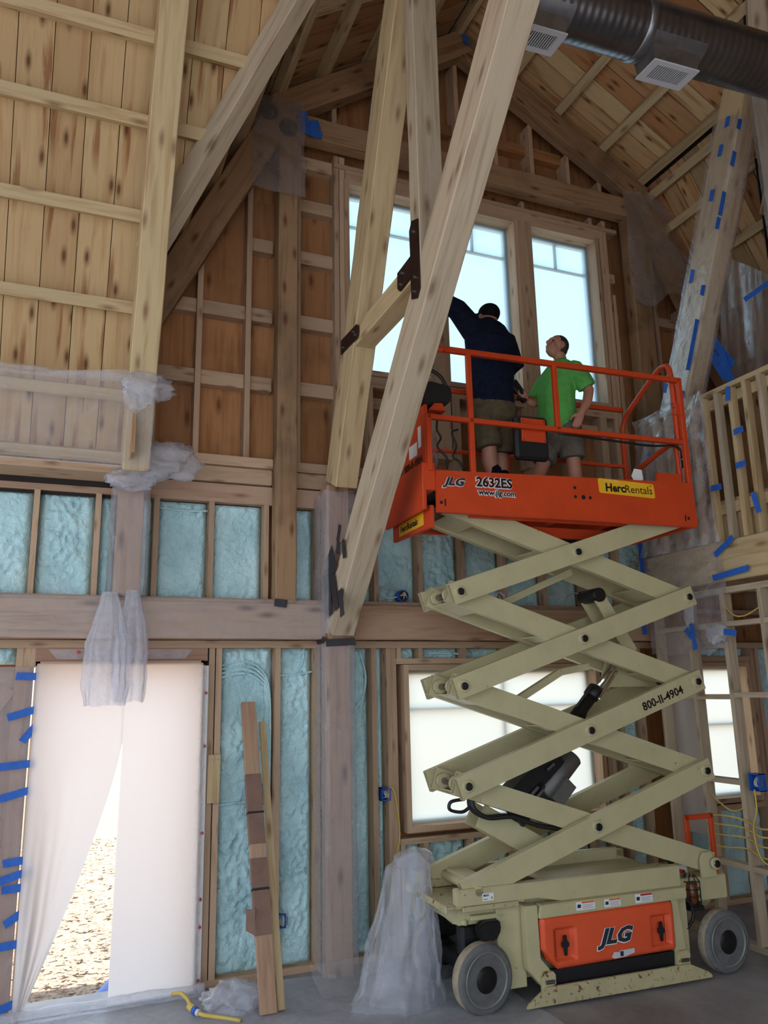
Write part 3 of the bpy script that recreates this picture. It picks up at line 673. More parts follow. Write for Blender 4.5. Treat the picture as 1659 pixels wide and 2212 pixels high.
# ================================================================== timber frame
def bolt(parent, p, nrm, r=.014, m='steel'):
    p = V(p); n = V(nrm).normalized(); return cyl('bolt', p, p+n*.012, r, M[m], parent, 6)
TW = .18
d1_ = V((0, .686, -.727)); n1_ = V((0, .727, .686))           # inner chord direction and upward normal
d2_ = V((0, .395, -.919)); n2_ = V((0, .919, .395))           # steep rafter direction and outward normal
def truss(xc, label, parts, wrap=None):
    r = empty('timber_truss', (xc, 5.95, 0 if 'post' in parts else 2.7), label, 'truss')
    o = V((xc, 0, 0))
    if 'rafter' in parts:                                        # B2
        a = V((0, 4.544, 6.985))-n2_*.14+o
        beam('rafter', a-d2_*.25, a+d2_*3.62, TW, .28, M['pine'], r, n2_, .006, .003)
    if 'chord' in parts:                                         # B1
        a = V((0, 2.934, 5.473))+n1_*.13+o
        beam('chord', a-d1_*1.6, a+d1_*4.22, TW, .26, M['pine_grey'], r, n1_, .006, .003)
    if 'king' in parts:
        beam('hanger_post', V((0, 4.135, 7.35))+o, V((0, 4.135, 4.40))+o, .135, TW, M['pine_grey'], r, (1, 0, 0), .006, .002)
    if 'strut' in parts:
        beam('strut', V((0, 4.07, 4.625))+o, V((0, 5.45, 4.625))+o, TW-.02, .155, M['pine'], r, (0, 0, 1), .006, .002)
        xs = xc-TW/2-.006
        pl = prism('plate', [(5.545, 4.58), (5.545, 4.70), (5.20, 4.685), (5.165, 4.655), (5.165, 4.60), (5.19, 4.57)], 0, xs-.002, xs+.006, M['bronze'], r)
        for y, z in ((5.49, 4.62), (5.26, 4.65), (5.22, 4.61)): bolt(pl, (xs-.002, y, z), (-1, 0, 0))
        pl = prism('plate', [(4.20, 4.70), (4.205, 4.88), (4.165, 4.93), (4.075, 4.895), (4.075, 4.42), (4.12, 4.37), (4.20, 4.40), (4.205, 4.56), (4.38, 4.545), (4.415, 4.58), (4.41, 4.69)], 0, xs-.004, xs+.005, M['bronze'], r)
        for y, z in ((4.14, 4.84), (4.33, 4.65), (4.36, 4.585), (4.135, 4.52), (4.15, 4.43)): bolt(pl, (xs-.004, y, z), (-1, 0, 0))
    if 'post' in parts:
        beam('post', V((0, 6.01, 0))+o, V((0, 6.01, 3.62))+o, .18, TW, M['beam'], r, (1, 0, 0), .006, .002)
    if 'stub' in parts:
        beam('post', V((0, 6.01, 2.70))+o, V((0, 6.01, 3.62))+o, .18, TW, M['beam'], r, (1, 0, 0), .006, .002)
        for x in (-.045, .045): bolt(r, (xc+x, 5.78, 3.72), (0, -.92, -.4), .022)
    return r
truss(.47, 'steep pale timber rafter on a short post beside the boarded slope', ('rafter', 'stub'))
truss(2.06, 'bare timber truss with crossing struts and dark steel plates', ('rafter', 'chord', 'king', 'strut', 'post'))
t3 = truss(5.29, 'timber truss legs wrapped in clear plastic above the loft railing', ('rafter', 'king'))
# long wall beam
b = beam('wall_beam', (-3.3, 6.06, 2.525), (5.22, 6.06, 2.525), .16, .27, M['beam'], None, (0, 0, 1), .006, .003)
tag(b, 'long heavy timber beam on the wall above door and lower window', 'beam')
# gable frame in the dormer wall
gf = empty('gable_frame', (3.5, 6.05, 3.6), 'dark brown timber frame with knee joints around the gable windows', 'timber frame')
GY = 6.055
def chord(a, b, name='chord', dp=.25, e0=0, e1=0):
    A, B = V((a[0], GY, a[1])), V((b[0], GY, b[1])); d = (B-A).normalized(); n = V((-d.z, 0, d.x))
    if n.z < 0: n = -n
    c = -n*dp/2
    return beam(name, A+c-d*e0, B+c+d*e1, .15, dp, M['timber'], gf, n, .006, .003)
chord((dlX(4.2), 4.2), KL, 'steep_chord', .25, 0, .02); chord(KL, RG, 'chord', .25, .05, 0.0); chord(KR, RG, 'chord', .25, .05, 0.0); chord((drX(4.2), 4.2), KR, 'steep_chord', .25, 0, .02)
beam('tie_beam', (1.73, GY, 6.94), (5.36, GY, 6.94), .14, .22, M['timber'], gf, (0, 0, 1), .006, .003)
beam('post', (1.652, GY, 2.67), (1.652, GY, 7.0), .14, .168, M['timber'], gf, (1, 0, 0), .006, .003)
beam('post', (5.44, GY, 3.2), (5.44, GY, 7.05), .14, .22, M['timber'], gf, (1, 0, 0), .006, .003)
for cx, cz in ((1.46, 6.98), (1.64, 6.86)):
    pl = cyl('plate', (cx, 5.978, cz), (cx, 5.968, cz), .085, M['blackmetal'], gf, 18)
    for dx, dz in ((-.03, .02), (.03, -.03)): bolt(pl, (cx+dx, 5.968, cz+dz), (0, -1, 0))
# valley rafters between main roof and dormer
def valley(p0, p1, nrm, label):
    o = beam('valley_rafter', p0, p1, .15, .15, M['pine_grey'], cd, nrm, .006, .003); o['label'] = label; return o
zl, zh = 5.05, 7.2
nv = (NM+nLs).normalized()
a_, b_ = V((dlX(zl), mainY(zl), zl)), V((dlX(zh), mainY(zh), zh))
valley(a_+nv*.02, b_+nv*.02+(b_-a_).normalized()*.3, nv, 'diagonal valley rafter rising from the plank slope with a long brown crack')
nv2 = (NM+nRs).normalized()
a_, b_ = V((drX(4.6), mainY(4.6), 4.6)), V((drX(7.2), mainY(7.2), 7.2))
valley(a_-nv2*.10, b_-nv2*.10, nv2, 'valley rafter in the shade beyond the plastic wrapped truss')
nv3 = (NU+nRu).normalized()
a_, b_ = V((KR[0], MK[0], KR[1])), V((RG[0], MK[0]-(RG[1]-MK[1])/MU, RG[1]))
valley(a_-nv3*.08, b_-nv3*.08, nv3, 'upper valley rafter above the round metal duct')
nv4 = (NU+nLu).normalized(); a_ = V((KL[0], MK[0], KL[1]))
valley(a_-nv4*.08, b_-nv4*.08, nv4, 'upper valley rafter above the bare timber truss')
# ================================================================== round duct with registers
DR = .18
DA, DB = V((2.2, 3.315, 5.985)), V((6.6, 3.055, 5.985))
dxa = (DB-DA).normalized(); dya = V((0, 0, 1)).cross(dxa).normalized()
DM = Matrix(((dxa.x, dya.x, 0, DA.x), (dxa.y, dya.y, 0, DA.y), (dxa.z, dya.z, 1, DA.z), (0, 0, 0, 1)))
du = empty('air_duct', (3.5, 3.25, 5.8), 'round spiral metal duct with two white grilles under the roof', 'duct')
prof = []; L0, L1 = 0, (DB-DA).length; n = int((L1-L0)/.05)
for i in range(n+1):
    x = L0+(L1-L0)*i/n; prof += [(x-.018, DR), (x-.006, DR+.0014), (x+.006, DR+.0014), (x+.018, DR)]
lathe('pipe', prof, M['duct'], du, 40, DM, True)
for x in (.93, 2.13): lathe('joint_band', [(x-.03, DR+.003), (x-.02, DR+.010), (x+.02, DR+.010), (x+.03, DR+.003)], M['galv'], du, 40, DM)
def register(x0, x1):
    """saddle box under the duct with a white louvred grille facing down"""
    mw = DM @ Matrix.Rotation(math.radians(5), 4, 'X')
    def T(p): return mw @ V(p)
    yw = .085; zb = -DR-.075
    P = [(x0, -yw, zb), (x1, -yw, zb), (x1, yw, zb), (x0, yw, zb), (x0-.025, -yw-.03, -.06), (x1+.025, -yw-.03, -.06), (x1+.025, yw+.03, -.06), (x0-.025, yw+.03, -.06)]
    s = mobj('register_box', [T(p) for p in P], BF, M['galv'], du)
    def fs(u, v):
        a = -math.pi/2+(v-.5)*1.9; return T((x0-.04+(x1-x0+.08)*u, (DR+.006)*math.cos(a), (DR+.006)*math.sin(a)))
    sheet('saddle', fs, 4, 12, M['galv'], s)
    gx0, gx1 = x0-.008, x1+.008; fw = .024
    g_ = empty('grille', T(((x0+x1)/2, 0, zb))); g_.parent = du; g_.matrix_parent_inverse = MW[du.name].inverted()
    for a, b in (((gx0, -yw-.012, zb-.010), (gx1, -yw+fw, zb)), ((gx0, yw-fw, zb-.010), (gx1, yw+.012, zb)), ((gx0, -yw+fw, zb-.010), (gx0+fw+.02, yw-fw, zb)), ((gx1-fw-.02, -yw+fw, zb-.010), (gx1, yw-fw, zb))):
        mobj('frame', [T(p) for p in bverts(a, b)], BF, M['whitemetal'], g_)
    mobj('opening', [T(p) for p in bverts((gx0+fw, -yw+fw, zb-.004), (gx1-fw, yw-fw, zb-.001))], BF, M['black'], g_)
    k = 16
    for i in range(k):
        x = gx0+.05+(gx1-gx0-.10)*i/(k-1)
        mobj('louver', [T(p) for p in bverts((x-.003, -yw+fw, zb-.009), (x+.003, yw-fw, zb-.004))], BF, M['whitemetal'], g_)
register(.985, 1.30); register(.05, .36)
# hanger strap clip
# ================================================================== loft edge
lb = beam('loft_beam', (5.13, 2.5, 2.975), (5.13, 5.97, 2.975), .12, .33, M['pine'], None, (0, 0, 1), .006, .003)
tag(lb, 'deep pale timber beam carrying the loft floor and railing', 'beam')
lf_ = struct('floor_loft', (7, 4.3, 3.1))
for k in range(16): box('plank', (5.41+k*.2, 2.6, 3.10), (5.41+k*.2+.195, 6.12, 3.135), M['pine'], lf_, 0, 1)
for k in range(7): box('joist', (5.42, 2.8+k*.5, 2.86), (8.6, 2.84+k*.5, 3.10), M['stud'], lf_, 0, 0)
rl = empty('loft_railing', (5.12, 4.4, 3.14), 'rough pine loft railing of upright two by fours with a flat top rail', 'railing')
box('top_rail', (5.065, 2.8, 4.395), (5.185, 5.8, 4.435), M['pine'], rl); box('sub_rail', (5.13, 2.8, 4.29), (5.17, 5.8, 4.38), M['pine'], rl)
y = 5.74; k = 0
while y > 2.85:
    box('baluster', (5.065, y-.02, 3.14), (5.13, y+.02, 4.394), M['pine' if k % 3 else 'pine_grey'], rl, 0, 2)
    k += 1; y -= .151
box('bottom_rail', (5.132, 2.8, 3.37), (5.172, 5.8, 3.46), M['pine'], rl)
y = 5.78
while y > 2.9:
    box('skirt_board', (5.172, y-.184, 3.15), (5.190, y, 3.50), M['pine'], rl, 0, 2); y -= .189
# ================================================================== scissor lift (built in its own frame: u along, v away, w up)
LA = onZ(1048, 2200, 0.0); LA.z = 0; LTH = math.radians(-2.5)
LM = Matrix.Translation(LA) @ Matrix.Rotation(LTH, 4, 'Z')
SPACE[0] = LM
lift = bpy.data.objects.new('scissor_lift', None); lift.empty_display_size = .2; link(lift, Matrix.Identity(4))
tag(lift, 'raised scissor lift with orange platform and cream folding arms', 'scissor lift')
VX = (1, 0, 0); VZ = (0, 0, 1)
def sbox(n, a, b, m, p=lift, bv=.004): return box(n, a, b, M[m], p, bv, 0)
def decal(n, u0, u1, w0, w1, v, m, p): return mobj(n, [(u0, v, w0), (u1, v, w0), (u1, v, w1), (u0, v, w1), (u0, v+.0015, w0), (u1, v+.0015, w0), (u1, v+.0015, w1), (u0, v+.0015, w1)], BF, M[m], p)
# ---- chassis
ch = prism('chassis', [(-.10, .50), (.20, .50), (.20, .14), (1.62, .14), (1.62, .46), (2.08, .46), (2.08, .62), (-.10, .62)], 1, .14, .66, M['cream'], lift, .006)
sbox('side_panel', (.16, .10, .10), (.36, .15, .60), 'cream')
sbox('side_panel', (1.50, .09, .12), (1.66, .15, .58), 'cream')
prism('skirt_plate', [(.33, .60), (.42, .60), (.425, .28), (.52, .17), (.50, .10), (.43, .11), (.33, .22)], 1, .02, .09, M['cream'], lift, .004)
prism('skirt_plate', [(1.48, .56), (1.53, .56), (1.57, .2), (1.57, .10), (1.47, .10), (1.48, .25)], 1, .02, .09, M['cream'], lift, .004)
prism('side_rail', [(-.14, .635), (-.14, .735), (1.60, .735), (1.60, .60), (.62, .60), (.45, .635)], 1, .05, .12, M['cream'], lift, .005)
prism('side_rail', [(-.14, .635), (-.14, .735), (1.60, .735), (1.60, .635)], 1, .70, .76, M['cream'], lift, .005)
hood = prism('hood', [(.42, .52), (.44, .60), (1.60, .60), (1.60, .53)], 1, .0, .08, M['cream'], lift, .006)
sbox('deck_tray', (-.20, .06, .62), (.35, .76, .635), 'cream_dirty'); sbox('deck_lip', (-.215, .06, .60), (-.20, .76, .645), 'cream_dirty')
sbox('wear_strip', (-.10, .045, .60), (.30, .13, .632), 'cream_dirty')
sbox('tie_loop_top', (-.16, .60, .44), (-.14, .70, .46), 'cream', lift, .003)
tube('tie_down_loop', spline([(-.18, .66, .61), (-.20, .66, .5), (-.18, .62, .45), (-.16, .56, .5), (-.16, .56, .61)], 5), .012, M['cream_dirty'], lift, 6)
sbox('top_plate', (.55, .20, .70), (1.50, .62, .715), 'cream'); sbox('top_channel', (.70, .50, .715), (1.40, .54, .80), 'cream')
for u in (.75, .95, 1.15, 1.35): sbox('battery_cell', (u, .24, .62), (u+.16, .46, .70), 'black')
sbox('slide_channel', (-.10, .14, .64), (1.5, .2, .69), 'cream_dirty'); sbox('slide_channel', (-.10, .58, .64), (1.5, .64, .69), 'cream_dirty')
# orange side cover with recessed latches
OV = -.012
def cover_pt(u_, v_):
    u = .43+1.055*u_; wt = .527-max(0, .45-u)*1.0-max(0, u-1.462)*1.2; wb = .20+.0105*(u-.53)+max(0, .545-u)*1.15+max(0, u-1.462)*1.0
    w_ = wb+(wt-wb)*v_; e = min((u-.43)*1.0, 1.485-u, wt-w_, w_-wb); d = -.030*min(1, max(0, e)/.022)**.5
    d -= .010*max(0, 1-((u-.98)/.42)**2)*max(0, 1-((w_-.36)/.14)**2)
    for uc in (.60, 1.36):
        ru, rw = abs(u-uc)/.075, abs(w_-.35)/.095; q = max(ru**3, rw**3)
        d += .034*max(0, min(1, (1.15-q)/.4))
    return (u, .030+d, w_)
cov = sheet('side_cover', cover_pt, 96, 40, M['orange_plastic'], lift)
prism('cover_core', [(.44, .50), (.46, .52), (1.46, .52), (1.475, .50), (1.475, .23), (1.455, .212), (.55, .205), (.47, .265), (.442, .33)], 1, .034, .06, M['orange'], cov)
for u in (.60, 1.36):
    prism('latch', [(u-.010, .40), (u+.012, .405), (u+.016, .37), (u+.028, .36), (u+.028, .335), (u+.014, .33), (u+.012, .285), (u-.006, .28), (u-.010, .33), (u-.024, .335), (u-.024, .36), (u-.012, .37)], 1, -.004, .012, M['black'], cov, .002)
def logo(parent, u, w, v, size, shear=.35, ez=(0, 0, 1)):
    text('logo_outline', 'JLG', size, M['white'], parent, axes((u-.002, v-.001, w-.002), VX, ez), shear, size*.085, .0004, 'LEFT', 1.25)
    text('logo', 'JLG', size, M['decal_navy'], parent, axes((u, v-.0022, w), VX, ez), shear, size*.050, .0004, 'LEFT', 1.25)
logo(cov, .86, .325, OV-.004, .125)
prism('sticker', [(.94, .235), (.96, .265), (1.0, .262), (1.01, .27), (1.12, .272), (1.12, .245), (1.07, .235), (1.05, .23), (.96, .226)], 1, OV-.005, OV+.0, M['whitemetal'], cov)
decal('sticker', 1.005, 1.03, .235, .265, OV-.0065, 'decal_navy', cov)
sbox('black_strip', (.50, .03, .105), (1.50, .06, .20), 'black', lift, 0)  # black strip between the cover and the pothole guard
pg = prism('pothole_guard', [(.28, .018), (.30, .045), (.43, .125), (1.55, .125), (1.70, .06), (1.73, .035), (1.73, .02)], 1, -.03, -.008, M['cream_dirty'], lift, .003)
for u in (.46, 1.52):
    k_ = prism('guard_hinge', [(u-.05, .06), (u-.05, .185), (u-.03, .205), (u+.035, .205), (u+.05, .185), (u+.05, .06)], 1, -.012, .02, M['cream_dirty'], lift, .003)
    cyl('pin', (u-.03, -.02, .15), (u+.03, -.02, .15), .012, M['steel'], k_, 10)
# stickers on the rail and hood
def warn(u, w, wd, ht, top, v=-.0025):
    d = decal('warning_label', u, u+wd, w, w+ht, v, 'white', hood)
    decal('label_band', u+wd*.3, u+wd*.98, w+ht*.78, w+ht*.98, v-.0015, top, d)
    decal('pictogram', u+wd*.06, u+wd*.24, w+ht*.3, w+ht*.7, v-.0015, 'decal_navy', d)
    for k in range(3): decal('print_line', u+wd*.34, u+wd*(.94-.1*(k % 2)), w+ht*(.16+.19*k), w+ht*(.22+.19*k), v-.0015, 'grey_print', d)
warn(.70, .542, .145, .052, 'orange_decal'); warn(.92, .540, .13, .05, 'orange_decal'); warn(1.17, .540, .14, .056, 'red')
lbl = decal('capacity_label', .04, .12, .655, .70, .048, 'white', lift); text('label_text', 'MAX', .018, M['decal_navy'], lbl, axes((.046, .0468, .682), VX, VZ), 0, .0006); decal('print_line', .046, .075, .662, .668, .0465, 'grey_print', lbl); text('label_text', 'o', .03, M['decal_navy'], lbl, axes((.098, .0468, .664), VX, VZ))
# ---- wheels
def wheel(u, v0, v1, near, steer=0):
    R_ = .208; hw = (v1-v0)/2
    W0 = Matrix.Translation((u, (v0+v1)/2, R_)) @ Matrix.Rotation(math.radians(steer), 4, 'Z')
    # local x of the lathe runs outwards through the visible face
    WA = W0 @ Matrix.Rotation(math.radians(-90 if near else 90), 4, 'Z')
    t_ = lathe('wheel', [(-hw, .150), (-hw, .185), (-hw+.012, .200), (-hw+.026, R_-.0005), (hw-.026, R_-.0005), (hw-.012, .200), (hw-.004, .188), (hw-.002, .166), (hw-.01, .150)], M['rubber'], lift, 44, WA)
    me = t_.data; me.materials.append(M['rubber_tread'])
    for p in me.polygons:
        if all(math.hypot(me.vertices[i].co.y, me.vertices[i].co.z) > .2055 for i in p.vertices): p.material_index = 1
    for k in range(44):
        a = 2*math.pi*k/44; c = WA @ V((0, (R_-.0015)*math.cos(a), (R_-.0015)*math.sin(a)))
    ring = lambda nm, prof, m: lathe(nm, prof, M[m], t_, 36, WA)
    ring('rim', [(hw-.02, .158), (hw-.001, .163), (hw-.001, .152), (hw-.030, .142), (hw-.040, .125), (hw-.034, .095), (hw-.03, .085), (hw-.03, .01)], 'rim')
    ring('hub', [(hw-.034, .092), (hw-.018, .088), (hw-.006, .074), (hw+.002, .05), (hw+.002, .001)], 'blackmetal')
    for k in range(5):
        a = 2*math.pi*k/5+.4; c0 = WA @ V((hw-.036, .108*math.cos(a), .108*math.sin(a))); c1 = WA @ V((hw-.018, .108*math.cos(a), .108*math.sin(a)))
        cyl('wheel_bolt', c0, c1, .011, M['steel'], t_, 8)
    return t_
wheel(.02, 0, .115, True, 9); wheel(1.925, 0, .115, True, 4); wheel(.02, .69, .805, False, 9); wheel(1.925, .69, .805, False)
for k, (a, b) in enumerate(((.02, .13), (.02, .60))):
    sbox('steering_knuckle', (-.07, b+.02, .30), (.12, b+.12, .50), 'blackmetal', lift, .02)
    cyl('drive_motor', (.02, b-.0, .21), (.02, b+.12, .21), .085, M['blackmetal'], lift, 18, None, .01)
sbox('axle', (-.03, .2, .17), (.07, .62, .27), 'blackmetal', lift, .012)
sbox('steer_plate', (-.02, .10, .53), (.22, .26, .56), 'cream'); tube('steer_link', [(-.05, .12, .52), (-.08, .25, .50), (-.05, .5, .5)], .018, M['cream_dirty'], lift, 8)
prism('caster_horn', [(.02, .42), (.0, .5), (.05, .53), (.16, .53), (.17, .47), (.13, .41)], 1, .05, .12, M['blackmetal'], lift, .01)
# ---- rear end details
prism('pin_bracket', [(1.84, .62), (1.84, .74), (1.87, .79), (1.93, .79), (1.96, .74), (1.97, .62)], 1, .10, .13, M['cream'], lift, .004)
prism('rear_plate', [(1.86, .36), (1.86, .56), (1.90, .68), (1.96, .70), (2.02, .66), (2.06, .40), (2.0, .36)], 1, .30, .32, M['cream'], lift, .004)
prism('rear_slot', [(1.93, .44), (1.93, .55), (1.94, .56), (1.99, .56), (2.0, .55), (2.0, .44)], 1, .296, .3, M['black'], lift)
sbox('ground_panel', (1.62, .28, .56), (1.86, .34, .70), 'cream'); decal('label', 1.63, 1.70, .60, .66, .275, 'white', lift); decal('label', 1.74, 1.84, .63, .68, .275, 'white', lift)
tube('release_handle', [(1.74, .25, .65), (1.80, .25, .64)], .012, M['red'], lift, 8)
sbox('valve_block', (1.60, .18, .47), (1.72, .30, .58), 'blackmetal', lift, .008)
tube('hydraulic_hose', spline([(1.62, .12, .50), (1.70, .10, .47), (1.72, .10, .38), (1.66, .10, .31), (1.58, .11, .30)], 6), .012, M['black'], lift, 8)
bl = cyl('beacon', (1.76, .15, .44), (1.76, .15, .60), .05, M['amber'], lift, 18, None, .02)
for z in (.45, .50, .55, .60): tube('cage_ring', [(1.76+.065*math.cos(2*math.pi*k/16), .15+.065*math.sin(2*math.pi*k/16), z) for k in range(16)], .004, M['black'], bl, 5, True)
for k in range(8):
    a = 2*math.pi*k/8; tube('cage_bar', [(1.76+.065*math.cos(a), .15+.065*math.sin(a), .43), (1.76+.065*math.cos(a), .15+.065*math.sin(a), .60), (1.76+.03*math.cos(a), .15+.03*math.sin(a), .645)], .004, M['black'], bl, 5)
sbox('beacon_base', (1.70, .09, .41), (1.82, .21, .44), 'black')
lad = empty('step_handle', LM.inverted() @ LM @ V((2.1, .4, .6))); lad.parent = lift; lad.matrix_parent_inverse = MW['scissor_lift'].inverted()
for a, b in (((1.965, .385, .62), (2.0, .415, 1.0)), ((2.2, .385, .55), (2.235, .415, 1.0)), ((1.965, .385, .965), (2.235, .415, 1.0))): sbox('bar', a, b, 'orange', lad)
# ---- scissor arms
UL, UR = -.02, 1.94
LV = [.715, 1.36, 2.01, 2.655, 3.29]
def hollow(name, p0, p1, v0, v1, ht, parent, m='cream', ext=.06):
    P0, P1 = V((p0[0], (v0+v1)/2, p0[1])), V((p1[0], (v0+v1)/2, p1[1])); d = (P1-P0).normalized(); P0 -= d*ext; P1 += d*ext
    mw = frame(P0, P1, (0, 0, 1)); L = (P1-P0).length/2; a = (v1-v0)/2; b = ht/2; t = .006
    o = [(-a, -b), (a, -b), (a, b), (-a, b)]; i_ = [(-a+t, -b+t), (a-t, -b+t), (a-t, b-t), (-a+t, b-t)]
    vs = []; fs = []
    for x in (-L, L):
        vs += [(x, *p) for p in o]; vs += [(x, *p) for p in i_]
    for k in range(4):
        j = (k+1) % 4
        fs += [(k, 8+k, 8+j, j), (4+k, 4+j, 12+j, 12+k), (k, j, 4+j, 4+k), (8+k, 12+k, 12+j, 8+j)]
    ob = mobj(name, vs, fs, M[m], parent, False, mw)
    return ob
AH = .15
OUT = ((.075, .13), (.60, .655)); INN = ((.15, .205), (.52, .575))
for k in range(4):
    for q, (a, b) in enumerate(OUT):
        arm = hollow('scissor_arm', (UL, LV[k]), (UR, LV[k+1]), a, b, AH, lift)
        if q == 0 and k == 1:
            d = V((UR-UL, 0, LV[2]-LV[1])).normalized(); n = V((-d.z, 0, d.x)); p = V((UL, a-.002, LV[1]))+d*1.52-n*.035
            text('lettering', '800-II-4904', .085, M['decal_black'], arm, axes(p, d, n), 0, .002, .0004)
    for q, (a, b) in enumerate(INN):
        hollow('scissor_arm', (UL, LV[k+1]), (UR, LV[k]), a, b, AH, lift, 'cream', .05)
    # tie plates and cross tubes between the inner pair
    d = V((UR-UL, 0, LV[k]-LV[k+1])).normalized(); P0 = V((UL, .363, LV[k+1])); n = V((d.z, 0, -d.x))
    for s_, ln in ((.10, .22), (.80, .10), (1.75, .2)):
        c = P0+d*s_; beam('tie_plate', c-d*ln/2-V((0, 0, .06)), c+d*ln/2-V((0, 0, .06)), .32, .010, M['cream'], lift, (0, 0, 1))
def pin(u, w, nm='pivot_pin', v0=.045, v1=.68):
    p_ = cyl(nm, (u, v0+.01, w), (u, v1, w), .022, M['steel'], lift, 14)
    cyl('pin_head', (u, v0, w), (u, v0+.014, w), .026, M['blackmetal'], p_, 16, None, .006)
    cyl('boss', (u, .062, w), (u, .08, w), .042, M['cream'], p_, 18, None, .004)
for k in range(1, 4): pin(UL, LV[k]); pin(UR, LV[k])
for k in range(4): pin((UL+UR)/2, (LV[k]+LV[k+1])/2)
pin(UR, LV[0]); 
for k in range(1, 4):
    for u in (UL,):
        for v in (.14, .21, .505, .59): cyl('spacer', (u, v-.006, LV[k]), (u, v+.006, LV[k]), .045, M['cream'], lift, 16)
        for v in (.25, .46): cyl('spacer_boss', (u, v, LV[k]), (u, v+.03, LV[k]), .05, M['cream'], lift, 16); cyl('bolt', (u, v-.01, LV[k]), (u, v, LV[k]), .02, M['steel'], lift, 12)
cyl('slide_roller', (UL+.04, .05, LV[0]), (UL+.04, .70, LV[0]), .03, M['cream'], lift, 14)
sbox('base_crossplate', (.02, .16, .70), (.16, .56, .76), 'cream')
# cable trays along the arms
for (u0, w0), (u1, w1) in (((.42, 2.60), (1.05, 2.86)), ((.40, 1.84), (.90, 2.10)), ((.90, 2.10), (1.15, 2.14))):
    beam('cable_tray', (u0, .33, w0), (u1, .33, w1), .05, .05, M['cream'], lift)
# ---- lift cylinder, pump motor, hoses
cb = cyl('cylinder_barrel', (.55, .36, 1.28), (1.22, .36, 1.96), .05, M['blackmetal'], lift, 20, None, .008)
cyl('cylinder_gland', (1.17, .36, 1.91), (1.235, .36, 1.975), .06, M['black'], cb, 20, None, .006)
cyl('cylinder_rod', (1.2, .36, 1.94), (1.44, .36, 2.18), .024, M['chrome'], lift, 16); cyl('cylinder_rod', (1.2, .29, 1.90), (1.38, .29, 2.10), .012, M['chrome'], lift, 12)
tube('hydraulic_hose', spline([(1.00, .30, 1.84), (1.08, .28, 1.93), (1.14, .28, 1.99), (1.20, .30, 1.99)], 5), .010, M['black'], lift, 6)
tube('hydraulic_hose', spline([(1.05, .41, 1.70), (1.14, .43, 1.74), (1.20, .43, 1.86), (1.20, .40, 1.90)], 5), .010, M['black'], lift, 6)
pu = empty('power_unit', (.7, .36, 1.3)); pu.parent = lift; pu.matrix_parent_inverse = MW['scissor_lift'].inverted()
cyl('pump_motor', (.66, .28, 1.24), (.93, .28, 1.50), .078, M['motor'], pu, 24, None, .012)
beam('pump_block', (.40, .30, 1.22), (.78, .30, 1.52), .16, .15, M['blackmetal'], pu); beam('valve_body', (.42, .27, 1.10), (.66, .27, 1.30), .10, .13, M['black'], pu)
beam('terminal_box', (.70, .19, 1.20), (.83, .19, 1.33), .07, .10, M['motor'], pu)
for a, b in (((.52, .20, 1.26), (.58, .20, 1.31)), ((.56, .20, 1.24), (.62, .20, 1.29)), ((.66, .20, 1.42), (.72, .20, 1.46))): beam('fitting', a, b, .02, .02, M['steel'], pu)
cyl('relief_cap', (.74, .24, 1.52), (.79, .24, 1.56), .03, M['red'], pu, 12)
# lever links (upper and lower)
for v in (.27, .45): 
    beam('lever_link', (1.26, v, 2.66), (1.52, v, 2.24), .02, .10, M['cream'], lift, (1, 0, .5))
    beam('lever_link', (.16, v, 1.14), (.62, v, .88), .02, .16, M['cream'], lift)
cyl('lever_roller', (1.25, .24, 2.68), (1.25, .48, 2.68), .055, M['blackmetal'], lift, 20, None, .006)
prism('cylinder_bracket', [(1.30, 1.98), (1.40, 2.22), (1.56, 2.36), (1.66, 2.30), (1.74, 2.12), (1.86, 1.98)], 1, .42, .44, M['cream'], lift, .004)
tube('guide_strap', spline([(1.42, .40, 2.12), (1.47, .40, 2.18), (1.49, .40, 2.24)], 4), .016, M['blackmetal'], lift, 8)
for off in (0, .025, .05):
    tube('hose_bundle', spline([(.10, .20+off, 1.33), (.06, .18+off, 1.22), (.16, .17+off, 1.14), (.36, .17+off, 1.13), (.55, .17+off, 1.06), (.80, .17+off, 1.01), (1.3, .2+off, .90), (1.62, .22+off, .80), (1.70, .25, .66)], 6), .016, M['black'], lift, 8)
tube('cable_loop', spline([(.02, .22, 1.26), (-.08, .22, 1.25), (-.09, .22, 1.20), (.0, .22, 1.18), (.06, .22, 1.21)], 5), .012, M['black'], lift, 6)
tube('hose_bundle', spline([(.55, .36, 3.16), (.80, .36, 3.10), (1.05, .36, 3.10), (1.35, .36, 3.16)], 6), .018, M['black'], lift, 8)
# ---- platform
pf = lift
P0, P1 = -.20, 2.04; VN, VF = .0, .80
nt = prism('toe_board', [(P0, 3.20), (P0, 3.505), (1.70, 3.555), (1.71, 3.63), (1.92, 3.63), (1.94, 3.56), (2.035, 3.56), (P1+.01, 3.20)], 1, VN, VN+.035, M['orange'], pf, .004)
sbox('toe_board', (P0, VF-.035, 3.20), (P1, VF, 3.54), 'orange', pf); sbox('end_board', (P1-.03, VN+.035, 3.20), (P1, VF-.035, 3.50), 'orange', pf)
for i in range(6): sbox('deck_plate', (P0+.01+i*.37, VN+.036, 3.385), (P0+.01+i*.37+.36, VF-.036, 3.42), 'blackmetal', pf, 0)
sbox('under_frame', (.10, .10, 3.20), (1.9, .14, 3.38), 'orange', pf); sbox('under_frame', (.10, .62, 3.20), (1.9, .66, 3.38), 'orange', pf)
for u in (.35, .85, 1.35, 1.8): sbox('cross_rib', (u, .14, 3.22), (u+.04, .62, 3.38), 'orange', pf)
prism('gusset', [(.75, 3.12), (.60, 3.20), (1.62, 3.20), (1.5, 3.15), (1.45, 3.12)], 1, .30, .34, M['orange'], pf)
